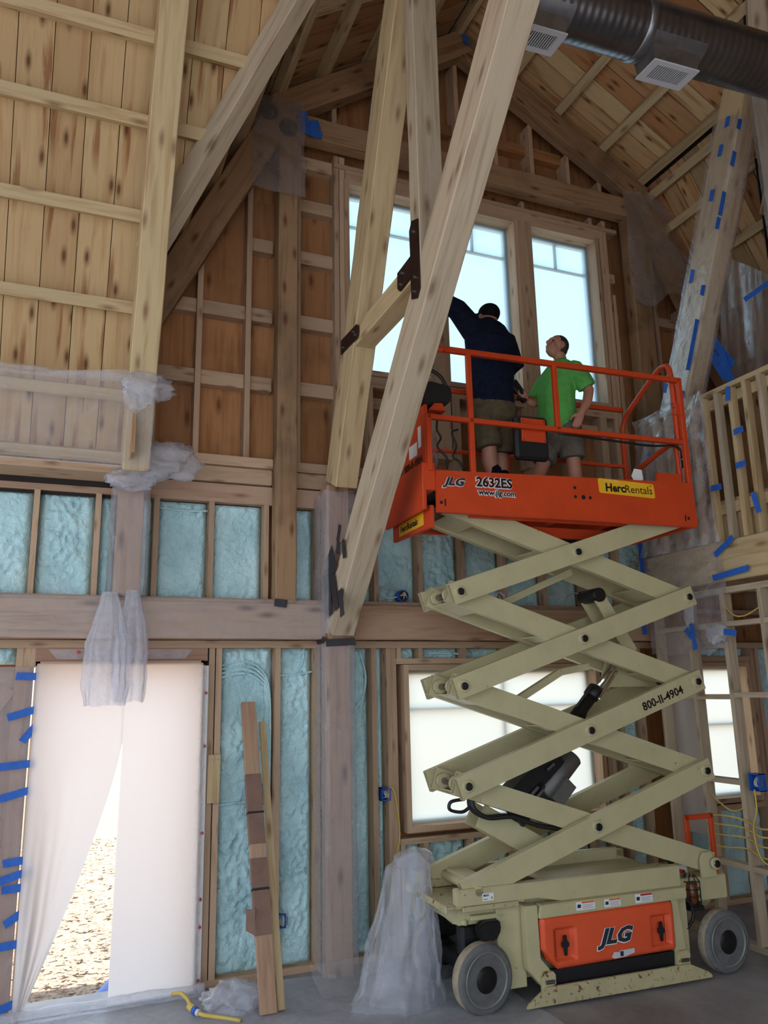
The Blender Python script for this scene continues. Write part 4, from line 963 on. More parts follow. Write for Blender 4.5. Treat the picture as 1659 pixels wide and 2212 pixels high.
for u, w in ((-.14, 3.27), (1.93, 3.27)): decal('slot_hole', u-.006, u+.006, w-.025, w+.025, VN-.001, 'black', nt)
for u, w in ((-.17, 3.27), (1.96, 3.27), (1.0, 3.38), (.93, 3.38), (1.06, 3.38), (.93, 3.45)): cyl('hole', (u, VN-.0015, w), (u, VN, w), .013 if abs(u-1) > .03 else .018, M['black'], nt, 12)
# extension end on the left
sbox('front_board', (-.30, .02, 3.22), (-.27, .80, 3.56), 'orange', pf); sbox('front_side', (-.27, .02, 3.36), (-.20, .05, 3.56), 'orange', pf); sbox('front_floor', (-.27, .05, 3.36), (-.20, .78, 3.39), 'orange', pf)
prism('front_board_low', [(.05, 3.10), (.05, 3.26), (.80, 3.26), (.80, 3.12)], 0, -.235, -.205, M['orange'], pf, .004)
mwf = axes((-.238, .60, 3.175), (0, -1, 0), (0, 0, 1))
dd = mobj('name_sticker', [(-.237, .17, 3.14), (-.237, .17, 3.235), (-.237, .66, 3.235), (-.237, .66, 3.14)], [(0, 1, 2, 3)], M['yellow'], pf)
text('lettering', 'HercRentals', .07, M['decal_black'], dd, axes((-.239, .63, 3.165), (0, -1, 0), (0, 0, 1)), 0, .0012)
fp = prism('front_panel', [(.03, 3.56), (.03, 4.0), (.40, 4.0), (.48, 3.56)], 0, -.265, -.24, M['orange'], pf, .004)
mobj('label', [(-.2665, .10, 3.70), (-.2665, .10, 3.86), (-.2665, .16, 3.86), (-.2665, .16, 3.70)], [(0, 1, 2, 3)], M['white'], fp)
mobj('label', [(-.2665, .18, 3.66), (-.2665, .18, 3.76), (-.2665, .34, 3.76), (-.2665, .34, 3.66)], [(0, 1, 2, 3)], M['white'], fp)
text('lettering', '800-II-4904', .075, M['decal_black'], fp, axes((-.268, .44, 3.585), (0, -1, 0), (0, 0, 1)), 0, .002)
# lettering on the near side
logo(nt, .0-.14, 3.40, VN-.001, .078)
text('model_outline', '2632ES', .098, M['white'], nt, axes((.105, VN-.0012, 3.405), VX, VZ), 0, .0075, .0003); text('model_number', '2632ES', .098, M['decal_black'], nt, axes((.108, VN-.0026, 3.407), VX, VZ), 0, .0032, .0003)
text('web_outline', 'www.jlg.com', .058, M['white'], nt, axes((.12, VN-.0012, 3.345), VX, VZ), 0, .0055, .0003); text('web_address', 'www.jlg.com', .058, M['decal_black'], nt, axes((.122, VN-.0026, 3.346), VX, VZ), 0, .0016, .0003)
hs = prism('name_sticker', [(1.155, 3.425), (1.145, 3.435), (1.14, 3.53), (1.15, 3.54), (1.64, 3.525), (1.65, 3.515), (1.655, 3.42), (1.645, 3.41)], 1, VN-.003, VN, M['yellow'], nt)
text('lettering', 'Herc', .088, M['decal_black'], hs, axes((1.20, VN-.0042, 3.442), VX, VZ), 0, .003, .0003); text('lettering', 'Rentals', .088, M['decal_black'], hs, axes((1.375, VN-.0042, 3.440), VX, VZ), 0, .0, .0003)
text('trademark', 'TM', .018, M['decal_black'], hs, axes((1.605, VN-.0042, 3.50), VX, VZ), 0, 0, .0003)
tube('swoosh', [(1.19, VN-.003, 3.518), (1.24, VN-.003, 3.526), (1.30, VN-.003, 3.526), (1.35, VN-.003, 3.512)], [(.002, .0005), (.006, .0005), (.006, .0005), (.001, .0005)], M['white'], hs, 6)
# ---- guard rails
def rail(n, pts, r=.02, par=None, m='orange'): return tube(n, pts, r, M[m], par or pf, 8)
def sq(n, a, b, s=.038, m='orange'): return beam(n, a, b, s, s, M[m], pf, (0, 0, 1) if abs(b[2]-a[2]) < .5 else (1, 0, 0), .004)
VR, VB = .025, .775
sq('top_rail', (-.19, VR, 4.44), (2.02, VR, 4.44), .042); sq('mid_rail', (-.25, VR, 3.905), (2.02, VR, 3.905), .038)
sq('top_rail', (-.19, VB, 4.44), (2.02, VB, 4.44)); sq('mid_rail', (-.2, VB, 3.905), (2.02, VB, 3.905), .03); sq('mid_rail', (-.2, VB, 3.70), (2.02, VB, 3.70), .03)
sq('rail_post', (.10, VR, 3.50), (.10, VR, 4.44)); sq('rail_post', (.835, VR, 3.90), (.835, VR, 4.44)); sq('rail_post', (2.02, VR, 3.45), (2.02, VR, 4.46), .042); sq('rail_post', (-.24, VR, 3.50), (-.24, VR, 3.92))
sq('rail_post', (-.05, VB, 3.45), (-.05, VB, 4.44)); sq('rail_post', (.80, VB, 3.45), (.80, VB, 4.44)); sq('rail_post', (2.0, VB, 3.45), (2.0, VB, 4.1))
cyl('fitting', (-.20, VR-.022, 4.425), (-.12, VR-.022, 4.425), .022, M['orange'], pf, 10)
rail('gate_loop', spline([(2.0, VB, 3.9), (2.0, VB, 4.20), (2.0, VB-.04, 4.32), (2.0, VB-.14, 4.40), (2.0, .27, 4.59), (2.0, .16, 4.615), (2.0, .09, 4.55), (2.0, .075, 4.2), (2.0, .075, 3.93)], 6), .023)
rail('gate_loop', spline([(2.0, .70, 3.50), (2.0, .70, 3.72), (2.0, .66, 3.80), (2.0, .55, 3.845), (2.0, .24, 3.92), (2.0, .14, 3.92), (2.0, .10, 3.85), (2.0, .10, 3.5)], 6), .023)
for w_ in (3.70, 3.78): sbox('hinge_leaf', (1.985, .055, w_), (2.03, .062, w_+.07), 'steel', pf, .002)
sbox('latch_plate', (1.97, .035, 4.15), (2.0, .08, 4.25), 'orange', pf, .003); tube('latch_ring', [(1.95+.02*math.cos(2*math.pi*k/12), .04, 4.22+.02*math.sin(2*math.pi*k/12)) for k in range(12)], .003, M['steel'], pf, 5, True)
tube('rail_cable', spline([(.85, .045, 3.885), (1.3, .05, 3.872), (1.7, .05, 3.86), (1.92, .05, 3.88), (2.0, .05, 3.84), (2.03, .05, 3.74), (2.03, .05, 3.62)], 6), .009, M['black'], pf, 6)
# manual box
mb = box('document_box', (.49, .06, 3.665), (.775, .13, 4.01), M['black'], pf, .02, 0)
box('box_plate', (.535, .052, 3.80), (.745, .06, 3.985), M['orange'], mb, .004, 0)
for u in (.55, .73):
    for w_ in (3.815, 3.965): cyl('screw', (u, .05, w_), (u, .053, w_), .006, M['steel'], mb, 8)
# control box with grab handle
cbx = prism('control_box', [(-.26, 4.00), (-.26, 4.16), (-.20, 4.20), (-.03, 4.175), (-.02, 4.08), (-.06, 4.03), (-.18, 4.02)], 1, .06, .26, M['black'], pf, .012)
tube('grab_handle', spline([(-.26, .08, 4.22), (-.22, .08, 4.28), (-.16, .08, 4.28), (-.10, .08, 4.24), (-.06, .08, 4.17)], 6), .014, M['black'], cbx, 8)
prism('box_cradle', [(-.22, 3.97), (-.17, 4.025), (-.11, 4.03), (-.08, 3.97)], 1, .05, .2, M['orange'], pf, .004)
def coil(pts, r=.008, n='control_cable'): return tube(n, spline(pts, 7), r, M['black'], pf, 6)
coil([(-.12, .10, 4.0), (-.14, .10, 3.85), (-.11, .10, 3.78), (-.14, .10, 3.71), (-.07, .10, 3.63), (-.07, .10, 3.55)])
coil([(.05, .14, 3.87), (.0, .14, 3.84), (.03, .14, 3.74), (.0, .14, 3.66), (.05, .14, 3.62), (.08, .14, 3.56)])
tgt = prism('hang_tag', [(1.52, 3.56), (1.50, 3.60), (1.53, 3.66), (1.60, 3.655), (1.61, 3.58), (1.58, 3.555)], 1, .06, .062, M['white'], pf)
SPACE[0] = Matrix.Identity(4)
# ================================================================== people on the platform (positions in the lift's frame)
SPACE[0] = LM
def blob(parts, voxel, name, mat, parent=None, smooth=6, root=None):
    """closed tubes and ellipsoids fused into one continuous surface"""
    vs = []; fs = []
    for p in parts:
        b = len(vs)
        if p[0] == 't':
            _, pts, rad = p[:3]; n = 14
            pts = [V(q) for q in pts]
            # rounded ends
            fl_ = len(p) > 4 and p[4]; ex = .08 if fl_ else .6
            P = [pts[0]-(pts[1]-pts[0]).normalized()*(min(rad[0]) if isinstance(rad[0], tuple) else rad[0])*.6]+pts+[pts[-1]+(pts[-1]-pts[-2]).normalized()*(min(rad[-1]) if isinstance(rad[-1], tuple) else rad[-1])*ex]
            sc = lambda r, k: tuple(x*k for x in r) if isinstance(r, tuple) else r*k
            R_ = [sc(rad[0], .55)]+list(rad)+[sc(rad[-1], .93 if fl_ else .55)]
            ref = p[3] if len(p) > 3 and p[3] else None
            N = len(P); 
            for i, q in enumerate(P):
                t = (P[min(i+1, N-1)]-P[max(i-1, 0)]).normalized()
                a = V(ref) if ref else (V((0, 1, 0)) if abs(t.y) < .9 else V((1, 0, 0)))
                x = (a-t*a.dot(t)).normalized(); y = t.cross(x)
                r = R_[i]; rx, ry = r if isinstance(r, tuple) else (r, r)
                for k in range(n):
                    an = 2*math.pi*k/n; vs.append(q+x*rx*math.cos(an)+y*ry*math.sin(an))
            for i in range(N-1):
                for k in range(n): fs.append((b+i*n+k, b+i*n+(k+1) % n, b+(i+1)*n+(k+1) % n, b+(i+1)*n+k))
            fs.append(tuple(b+k for k in range(n))[::-1]); fs.append(tuple(b+(N-1)*n+k for k in range(n)))
        else:
            _, c, r, *rot = p; c = V(c); Rm = rot[0] if rot else Matrix.Identity(3); nu, nv = 16, 10
            vs.append(c+Rm @ V((0, 0, r[2])))
            for j in range(1, nv):
                th = math.pi*j/nv
                for k in range(nu):
                    ph = 2*math.pi*k/nu; vs.append(c+Rm @ V((r[0]*math.sin(th)*math.cos(ph), r[1]*math.sin(th)*math.sin(ph), r[2]*math.cos(th))))
            vs.append(c-Rm @ V((0, 0, r[2])))
            for k in range(nu):
                fs.append((b, b+1+k, b+1+(k+1) % nu)); fs.append((len(vs)-1, b+1+(nv-2)*nu+(k+1) % nu, b+1+(nv-2)*nu+k))
            for j in range(nv-2):
                for k in range(nu): fs.append((b+1+j*nu+k, b+1+(j+1)*nu+k, b+1+(j+1)*nu+(k+1) % nu, b+1+j*nu+(k+1) % nu))
    me = bpy.data.meshes.new('tmp'); me.from_pydata([tuple(v) for v in vs], [], fs)
    bm = bmesh.new(); bm.from_mesh(me); bmesh.ops.recalc_face_normals(bm, faces=bm.faces); bm.to_mesh(me); bm.free()
    to = bpy.data.objects.new('tmp', me); COL.objects.link(to)
    rm = to.modifiers.new('r', 'REMESH'); rm.mode = 'VOXEL'; rm.voxel_size = voxel
    if smooth: sm = to.modifiers.new('s', 'SMOOTH'); sm.factor = .5; sm.iterations = smooth
    dg = bpy.context.evaluated_depsgraph_get(); out = bpy.data.meshes.new_from_object(to.evaluated_get(dg))
    bpy.data.objects.remove(to); bpy.data.meshes.remove(me)
    out.name = name; out.materials.clear(); out.materials.append(mat)
    out.polygons.foreach_set('use_smooth', [True]*len(out.polygons))
    return link(bpy.data.objects.new(name, out), Matrix.Identity(4), parent)
def hand(wrist, tip_dir, palm_n, curl=.35, s=1.0):
    """palm plus four fingers of unequal length and a thumb from the side of the palm"""
    w_, d, n = V(wrist), V(tip_dir).normalized(), V(palm_n).normalized(); a = d.cross(n).normalized(); out = []
    out.append(('t', [w_, w_+d*.045*s, w_+d*.085*s], [(.020*s, .026*s), (.016*s, .038*s), (.014*s, .038*s)], n))
    for k, (off, ln) in enumerate(((-.029, .068), (-.010, .078), (.010, .072), (.028, .056))):
        b0 = w_+d*.085*s+a*off*s; c1 = b0+(d*math.cos(curl*.6)+n*math.sin(curl*.6))*ln*.45*s; c2 = c1+(d*math.cos(curl*1.6)+n*math.sin(curl*1.6))*ln*.33*s; c3 = c2+(d*math.cos(curl*2.4)+n*math.sin(curl*2.4))*ln*.25*s
        out.append(('t', [b0-d*.01, c1, c2, c3], [.0105*s, .010*s, .009*s, .008*s]))
    t0 = w_+d*.03*s-a*.03*s; out.append(('t', [t0, t0+(d*.6-a*.7+n*.3)*.035*s, t0+(d*.95-a*.45+n*.5)*.065*s], [.014*s, .012*s, .010*s]))
    return out
def head(c, fwd, up, s=1.0):
    """skull, jaw, nose, brow, lips and ears; returns parts plus the frame"""
    c, f, u_ = V(c), V(fwd).normalized(), V(up).normalized(); u_ = (u_-f*u_.dot(f)).normalized(); sd2 = f.cross(u_)
    R_ = Matrix((sd2, f, u_)).transposed()
    P = lambda a, b, d_: c+sd2*a*s+f*b*s+u_*d_*s
    parts = [('e', P(0, -.012, .03), (.077*s, .098*s, .092*s), R_), ('e', P(0, .022, -.045), (.058*s, .070*s, .075*s), R_), ('e', P(0, .060, -.085), (.032*s, .030*s, .026*s), R_),
             ('t', [P(0, .088, .022), P(0, .108, -.012), P(0, .104, -.024)], [.010*s, .015*s, .014*s]), ('t', [P(-.038, .078, .034), P(0, .090, .038), P(.038, .078, .034)], [.010*s, .011*s, .010*s]),
             ('t', [P(-.022, .088, -.052), P(0, .096, -.050), P(.022, .088, -.052)], [.007*s, .009*s, .007*s]), ('t', [P(-.020, .085, -.064), P(0, .093, -.066), P(.020, .085, -.064)], [.007*s, .009*s, .007*s])]
    for q in (-1, 1): parts.append(('e', P(q*.078, -.012, -.004), (.010*s, .022*s, .033*s), R_)); parts.append(('e', P(q*.042, .066, -.022), (.022*s, .02*s, .02*s), R_))
    return parts, P, R_
# ---- man in the dark sweater, back to the camera, left arm reaching up to the window
m1 = empty('person', (.52, .42, 3.42), 'person in dark sweater, cap and olive shorts reaching up to the window', 'person')
hp, HP, HR = head((.53, .49, 4.99), (-.12, .96, .20), (.10, .05, 1))
body = hp+[('t', [(.50, .43, 4.84), (.515, .455, 4.97)], [.058, .055]),
           ('t', [(.50, .42, 4.12), (.50, .42, 4.28), (.495, .41, 4.50), (.495, .40, 4.72), (.50, .42, 4.86)], [(.125, .165), (.120, .150), (.125, .17), (.12, .19), (.08, .13)], (0, 1, 0)),
           ('t', [(.34, .42, 4.83), (.25, .48, 5.03), (.13, .56, 5.14), (.03, .62, 5.24)], [.062, .050, .042, .030]),
           ('t', [(.665, .42, 4.79), (.735, .44, 4.58), (.70, .60, 4.50), (.66, .70, 4.50)], [.062, .050, .040, .030])]
body += hand((.03, .62, 5.24), (-.45, .35, .85), (.2, .95, -.2), .25); body += hand((.66, .70, 4.50), (-.3, .95, .1), (-.9, -.2, -.1), .6)
for s_, kx, ax_ in ((-1, .435, .475), (1, .585, .60)):
    v_ = .40 if s_ < 0 else .50
    body.append(('t', [(.50+s_*.08, .42, 4.18), (kx, v_-.01, 3.88), (kx+.012, v_+.02, 3.74), (ax_, v_+.0, 3.52), (ax_, v_, 3.46)], [.080, .062, .064, .040, .042]))
    body.append(('t', [(ax_, v_, 3.455), (ax_-.03, v_+.12, 3.445)], [.035, .03]))
blob(body, .0085, 'body', M['skin_darker'], m1, 5)
sw = [('t', [(.50, .42, 4.20), (.50, .42, 4.34), (.495, .41, 4.52), (.495, .40, 4.74), (.50, .425, 4.885), (.507, .44, 4.925)], [(.150, .190), (.145, .185), (.148, .205), (.142, .222), (.10, .155), (.072, .08)], (0, 1, 0)),
      ('t', [(.37, .42, 4.82), (.25, .48, 5.03), (.13, .56, 5.14), (.05, .607, 5.22)], [.104, .088, .076, .056]),
      ('t', [(.645, .42, 4.79), (.742, .44, 4.58), (.71, .58, 4.50), (.67, .675, 4.50)], [.088, .074, .058, .046])]
blob(sw, .010, 'sweater', M['navy'], m1, 4)
sh = [('t', [(.50, .42, 4.34), (.50, .42, 4.16), (.50, .42, 4.08)], [(.138, .180), (.150, .195), (.13, .19)], (0, 1, 0))]
for s_, kx in ((-1, .43), (1, .59)):
    v_ = .40 if s_ < 0 else .50
    sh.append(('t', [(.50+s_*.08, .42, 4.2), (.50+s_*.09, (.42+v_)/2, 4.04), (kx, v_-.01, 3.84)], [.115, .114, .112], None, True))
blob(sh, .010, 'shorts', M['olive'], m1, 3)
for s_, ax_ in ((-1, .475), (1, .60)):
    v_ = .40 if s_ < 0 else .50
    blob([('t', [(ax_, v_, 3.67), (ax_, v_, 3.50)], [.056, .054])], .010, 'sock', M['cap'], m1, 2)
    blob([('t', [(ax_+.008, v_-.055, 3.470), (ax_-.01, v_+.05, 3.468), (ax_-.04, v_+.16, 3.458)], [(.046, .046), (.046, .046), (.036, .042)]), ('t', [(ax_, v_, 3.50), (ax_, v_, 3.54)], [.052, .052])], .010, 'shoe', M['shoe'], m1, 2)
capP = [('e', HP(0, -.012, .045), (.088, .108, .088), HR), ('e', HP(0, .11, .055), (.062, .075, .012), HR)]
blob(capP, .009, 'cap', M['cap'], m1, 3)
# ---- man in the green shirt looking up, facing left
m2 = empty('person', (1.23, .6, 3.42), 'person in bright green t-shirt and shorts looking up beside the window', 'person')
hp, HP2, HR2 = head((1.255, .60, 4.885), (-.92, -.12, .42), (.40, 0, .92), .96)
body = hp+[('t', [(1.30, .60, 4.70), (1.272, .60, 4.82)], [.056, .054]),
           ('t', [(1.23, .60, 4.02), (1.22, .60, 4.20), (1.22, .60, 4.40), (1.25, .60, 4.58), (1.285, .60, 4.70)], [(.105, .13), (.105, .13), (.125, .15), (.12, .17), (.07, .11)], (1, 0, 0)),
           ('t', [(1.32, .43, 4.63), (1.415, .41, 4.43), (1.36, .37, 4.30), (1.285, .35, 4.20)], [.056, .046, .042, .030]),
           ('t', [(1.20, .76, 4.60), (1.12, .76, 4.42), (1.06, .74, 4.39), (1.01, .72, 4.40)], [.054, .046, .038, .028])]
body += hand((1.285, .35, 4.20), (-.45, -.05, -.85), (.3, .9, 0), .35); body += hand((1.01, .72, 4.40), (-.95, -.1, .25), (0, .1, 1), .75)
body.append(('t', [(1.26, .50, 4.10), (1.27, .50, 3.84), (1.285, .51, 3.70), (1.285, .50, 3.47)], [.078, .060, .060, .040]))
body.append(('t', [(1.20, .69, 4.10), (1.09, .67, 3.84), (1.02, .67, 3.70), (.92, .67, 3.47)], [.078, .060, .060, .040]))
for ax_, v_ in ((1.285, .50), (.92, .67)): body.append(('t', [(ax_, v_, 3.46), (ax_-.12, v_, 3.445)], [.036, .03]))
blob(body, .0085, 'body', M['skin'], m2, 5)
ts = [('t', [(1.225, .60, 4.12), (1.215, .60, 4.24), (1.215, .60, 4.42), (1.245, .60, 4.60), (1.285, .60, 4.715), (1.295, .60, 4.75)], [(.170, .178), (.162, .170), (.158, .172), (.148, .188), (.095, .135), (.062, .07)], (1, 0, 0)),
      ('t', [(1.30, .45, 4.64), (1.36, .42, 4.54), (1.40, .41, 4.46)], [.080, .080, .080], None, True), ('t', [(1.21, .75, 4.61), (1.15, .76, 4.51), (1.11, .76, 4.44)], [.078, .078, .077], None, True)]
blob(ts, .010, 't_shirt', M['green'], m2, 4)
sh = [('t', [(1.23, .60, 4.18), (1.23, .60, 4.06), (1.22, .60, 3.98)], [(.140, .160), (.150, .172), (.13, .16)], (1, 0, 0)), ('t', [(1.25, .51, 4.12), (1.265, .50, 3.98), (1.27, .50, 3.855)], [.112, .110, .108], None, True), ('t', [(1.20, .69, 4.12), (1.14, .68, 3.96), (1.095, .67, 3.855)], [.112, .108, .106], None, True)]
blob(sh, .010, 'shorts', M['khaki'], m2, 3)
for ax_, v_ in ((1.285, .50), (.92, .67)):
    blob([('t', [(ax_+.05, v_, 3.468), (ax_-.06, v_, 3.466), (ax_-.16, v_, 3.457)], [(.046, .046), (.046, .046), (.036, .042)]), ('t', [(ax_, v_, 3.49), (ax_, v_, 3.52)], [.05, .05])], .010, 'shoe', M['shoe'], m2, 2)
blob([('e', HP2(0, -.018, .036), (.079*.96, .096*.96, .090*.96), HR2), ('e', HP2(0, -.05, -.01), (.074*.96, .060*.96, .07*.96), HR2)], .009, 'hair', M['hair'], m2, 2)
for q in (-1, 1):
    lathe('eye', [(-.009, .001), (-.005, .008), (0, .0095), (.005, .008), (.009, .001)], M['hair'], m2, 12, Matrix.Translation(HP2(q*.032, .073, .014)), True)
# ---- dark cordless tool in his hand
tl = empty('power_tool', (.92, .71, 4.36), 'black cordless nailer held near the window sill by the green shirted person', 'tool')
beam('tool_body', (.855, .71, 4.56), (.945, .71, 4.44), .06, .08, M['black'], tl, (1, 0, 1), .012); beam('grip', (.915, .71, 4.47), (.925, .71, 4.40), .045, .045, M['black'], tl, (1, 0, 0), .008)
cyl('nozzle', (.845, .71, 4.50), (.83, .71, 4.43), .018, M['steel'], tl, 12); beam('battery', (.955, .71, 4.43), (.985, .71, 4.40), .06, .07, M['blackmetal'], tl, (1, 0, 1), .008)
SPACE[0] = Matrix.Identity(4)
# ================================================================== plastic sheeting, tape, lumber, cables
def strip(parent, c, d, n, L, Wd=.048, m='tape', bend=0, name='tape_strip'):
    """a strip of tape centred on c, along d, lying on a face with normal n, raised a hair"""
    c, d, n = V(c), V(d).normalized(), V(n).normalized(); a = n.cross(d).normalized(); k = 5; vs = []; fs = []
    for i in range(k+1):
        t = i/k-.5; j = random.uniform(-.004, .004) if i in (0, k) else 0
        for s_ in (-1, 1):
            for h in (.001, .0025): vs.append(c+d*(t*L+j*s_)+a*(s_*Wd/2)+n*(h+bend*t*t+.002*random.random()))
    for i in range(k):
        b = i*4; fs += [(b+1, b+3, b+7, b+5), (b, b+4, b+6, b+2), (b, b+1, b+5, b+4), (b+2, b+6, b+7, b+3)]
    fs += [(0, 2, 3, 1), (k*4, k*4+1, k*4+3, k*4+2)]
    return mobj(name, vs, fs, M[m], parent)
NF = (0, -1, 0)
# ---- doorway curtain with a slit: two flaps hanging from one taped head
cu = empty('plastic_curtain', (.48, 6.10, 0), 'milky plastic curtain with a long slit hung over the doorway', 'curtain')
CYY = 6.09
xl, xr, zt = -.085, 1.05, 2.22
def slit_l(z):      # edge of the left flap
    return .497-max(0, (1.66-z)/1.66)**1.25*.545
def slit_r(z): return .503-max(0, (1.66-z))*.010
def flap_l(u, v):
    z = .0+(2.22-.0)*v; x1 = slit_l(z) if z < 1.66 else .5; x = xl+(x1-xl)*u
    fold = max(0, 1-z/1.6); d = .05*fold*math.sin(u*5+z*2.0)+.018*fold*ridged((u*1.6+z*.35, z*.5, 2), 3)
    lean = -.05*fold*u
    return (x, CYY-.02-d+lean+.003*nz((x*4, z*3, 5)), z+.0)
def flap_r(u, v):
    z = .02+(2.20)*v; x0 = slit_r(z) if z < 1.66 else .5; x = x0+(xr-x0)*u
    return (x, CYY-.004-.006*nz((x*3, z*1.2, 9))-.01*max(0, 1-z)*(1-u), z)
sheet('flap', flap_l, 30, 60, M['film_curtain'], cu); sheet('flap', flap_r, 24, 50, M['film_curtain'], cu)
sheet('edge_hem', lambda u, v: (1.02+.045*u+.012*ridged((v*9, u, 3), 2), 6.085-.02*math.sin(u*3.1)-.012*ridged((v*7, u, 1), 3), .05+2.15*v), 6, 60, M['film'], cu)
# wrap over the closed door leaf, held by tape
dw = empty('door_wrap', (-.55, 6.12, .02), 'clear plastic taped over the panelled door beside the doorway', 'plastic sheet')
sheet('film_sheet', lambda u, v: (-1.0+.93*u, 6.118-.010*ridged((u*7+v*.8, v*2.2, 4), 1.2)*(.3+u), .02+2.18*v), 30, 50, M['film_wrap'], dw)
for px, py, L, ang in ((60, 1461, .15, -2), (48, 1541, .19, 16), (62, 1585, .13, 52), (35, 1653, .24, 4), (33, 1716, .21, 14), (31, 1862, .14, 6), (30, 1893, .22, 16), (28, 1920, .14, 3), (28, 1985, .12, 32), (18, 2043, .18, 4), (15, 2175, .16, 16)):
    p = onY(px, py, 6.10); strip(dw, p, (math.cos(math.radians(ang)), 0, math.sin(math.radians(ang))), NF, L, .05)
# ---- sheet over the foot of the plank slope
ps = empty('plastic_sheet', (-.4, 5.7, 3.6), 'clear plastic draped across the foot of the plank slope', 'plastic sheet')
def slope_sheet(u, v):
    X = -1.3+1.86*u; Z = 3.54+(.62-.04*math.sin(u*3))*v
    y = mainY(Z)-.35-.02*ridged((X*1.4, Z*.7, 3), 2)-.012*nz((X*4, Z*4, 1)); 
    if v < .15: y -= (.15-v)*.3
    Z += .03*math.sin(u*9)*(1 if v > .97 else 0)
    return (X, y, Z)
sheet('film_sheet', slope_sheet, 50, 30, M['film_wrap'], ps)
def crumple(name, c, r, parent, m='film_milky', seed=0, sq=(1, .5, .7), nu=26, nv=18, amp=.4):
    c = V(c)
    def fn(u, v):
        th = 2*math.pi*u; ph = math.pi*(.02+.96*v); d = V((math.sin(ph)*math.cos(th), math.sin(ph)*math.sin(th), math.cos(ph)))
        k = 1+amp*ridged((d.x*.9+seed, d.y*.9, d.z*.9), 1.5)-amp*.5+.25*amp*ridged((d.x+seed, d.y, d.z), 4.5)
        return c+V((d.x*r*sq[0]*k, d.y*r*sq[1]*k, d.z*r*sq[2]*k))
    return sheet(name, fn, nu, nv, M[m], parent, True, True)
crumple('gathered_edge', (.50, 5.45, 4.08), .12, ps, 'film_milky', 2.0, (1.2, .4, .7), 22, 14, .7)
sheet('torn_flap', lambda u, v: (.34+.20*u+.03*nz((u*4, v*4, 2)), 5.40+.03*nz((u*5, v*3, 7)), 4.10-.24*v*(1-.6*abs(u-.4))), 10, 10, M['film_milky'], ps)
sheet('rolled_top', lambda u, v: (-1.3+1.75*v, 5.52-.05*math.cos(6.283*u)-.02*nz((v*9, u, 1)), 4.16+.03*math.sin(6.283*u)+.015*math.sin(v*8)-.02*v), 8, 40, M['film'], ps, True)
# knot of plastic at the rafter foot
kn = empty('plastic_bundle', (.62, 5.8, 3.5), 'crumpled knot of plastic beside the foot of the plank slope rafter', 'plastic sheet')
crumple('bundle', (.70, 5.80, 3.66), .15, kn, 'film_milky', 5.0, (1.35, .5, .8), 30, 20, .6); crumple('bundle', (.45, 5.78, 3.50), .10, kn, 'film_milky', 8.0, (1.5, .5, .7), 24, 16, .6)
# stub post wrap with its two hanging lobes
pw = empty('post_wrap', (.47, 5.9, 2.2), 'torn plastic wrapped round the short post with two lobes hanging over the doorway', 'plastic sheet')
def wrapbox(parent, x0, x1, y0, y1, z0, z1, m='film_wrap', amp=.01, name='wrap'):
    per = [(x0, y1), (x0, y0), (x1, y0), (x1, y1)]
    seg = [0]; 
    for a, b in zip(per, per[1:]): seg.append(seg[-1]+math.hypot(b[0]-a[0], b[1]-a[1]))
    def fn(u, v):
        s_ = u*seg[-1]; k = 0
        while k < 2 and s_ > seg[k+1]: k += 1
        t = (s_-seg[k])/(seg[k+1]-seg[k]); a, b = per[k], per[k+1]; x = a[0]+(b[0]-a[0])*t; y = a[1]+(b[1]-a[1])*t; z = z0+(z1-z0)*v
        cx, cy = (x0+x1)/2, (y0+y1)/2; e = amp*(.6+ridged((x*3+z*2.2, y*3, z*1.1), 2.2))
        return (x+(x-cx)/abs(x1-x0)*2*e, y+(y-cy)/abs(y1-y0)*2*e, z+.01*math.sin(s_*30)*(1 if v in (0, 1) else 0))
    return sheet(name, fn, 30, max(10, int((z1-z0)/.05)), M[m], parent)
wrapbox(pw, .355, .585, 5.89, 6.13, 2.68, 3.50, 'film_wrap', .012)
def lobe(xa, xb, zt_, zb, seed, y=5.86):
    def fn(u, v):
        th = 2*math.pi*u; z = zt_-(zt_-zb)*v; wd = (.35+.65*min(1, v*2.2)) * (1-.12*max(0, v-.8)*5)
        xc = (xa+xb)/2; rx = (xb-xa)/2*wd; ry = .045*wd
        f = 1+.20*ridged((math.cos(th)*1.2+seed, math.sin(th)*1.2, v*.4), 2.1)+.18*ridged((math.cos(th)*2+seed, math.sin(th)*2, v*.3), 4)
        return (xc+rx*math.cos(th)*f+.01*nz((v*5, u*3, seed)), y-.01-ry*math.sin(th)*f, z+.015*nz((u*8, seed, 1))*(v > .95))
    return sheet('hanging_lobe', fn, 60, 40, M['film_milky'], pw, True)
lobe(.235, .47, 2.70, 1.93, 1.0); lobe(.42, .60, 2.72, 1.95, 4.0, 5.90)
# film over the long beam
bwp = empty('beam_wrap', (1.0, 5.97, 2.4), 'thin plastic film stretched over the long wall beam between the posts', 'plastic sheet')
sheet('film_sheet', lambda u, v: (-1.3+3.26*u, 5.968-.006*ridged((u*14+v*2, v*3, 6), 1.3), 2.39+.29*v), 70, 8, M['film'], bwp)
for x in (1.60,): strip(bwp, (x, 5.955, 2.66), (1, 0, -.1), NF, .10, .06, 'ductape')
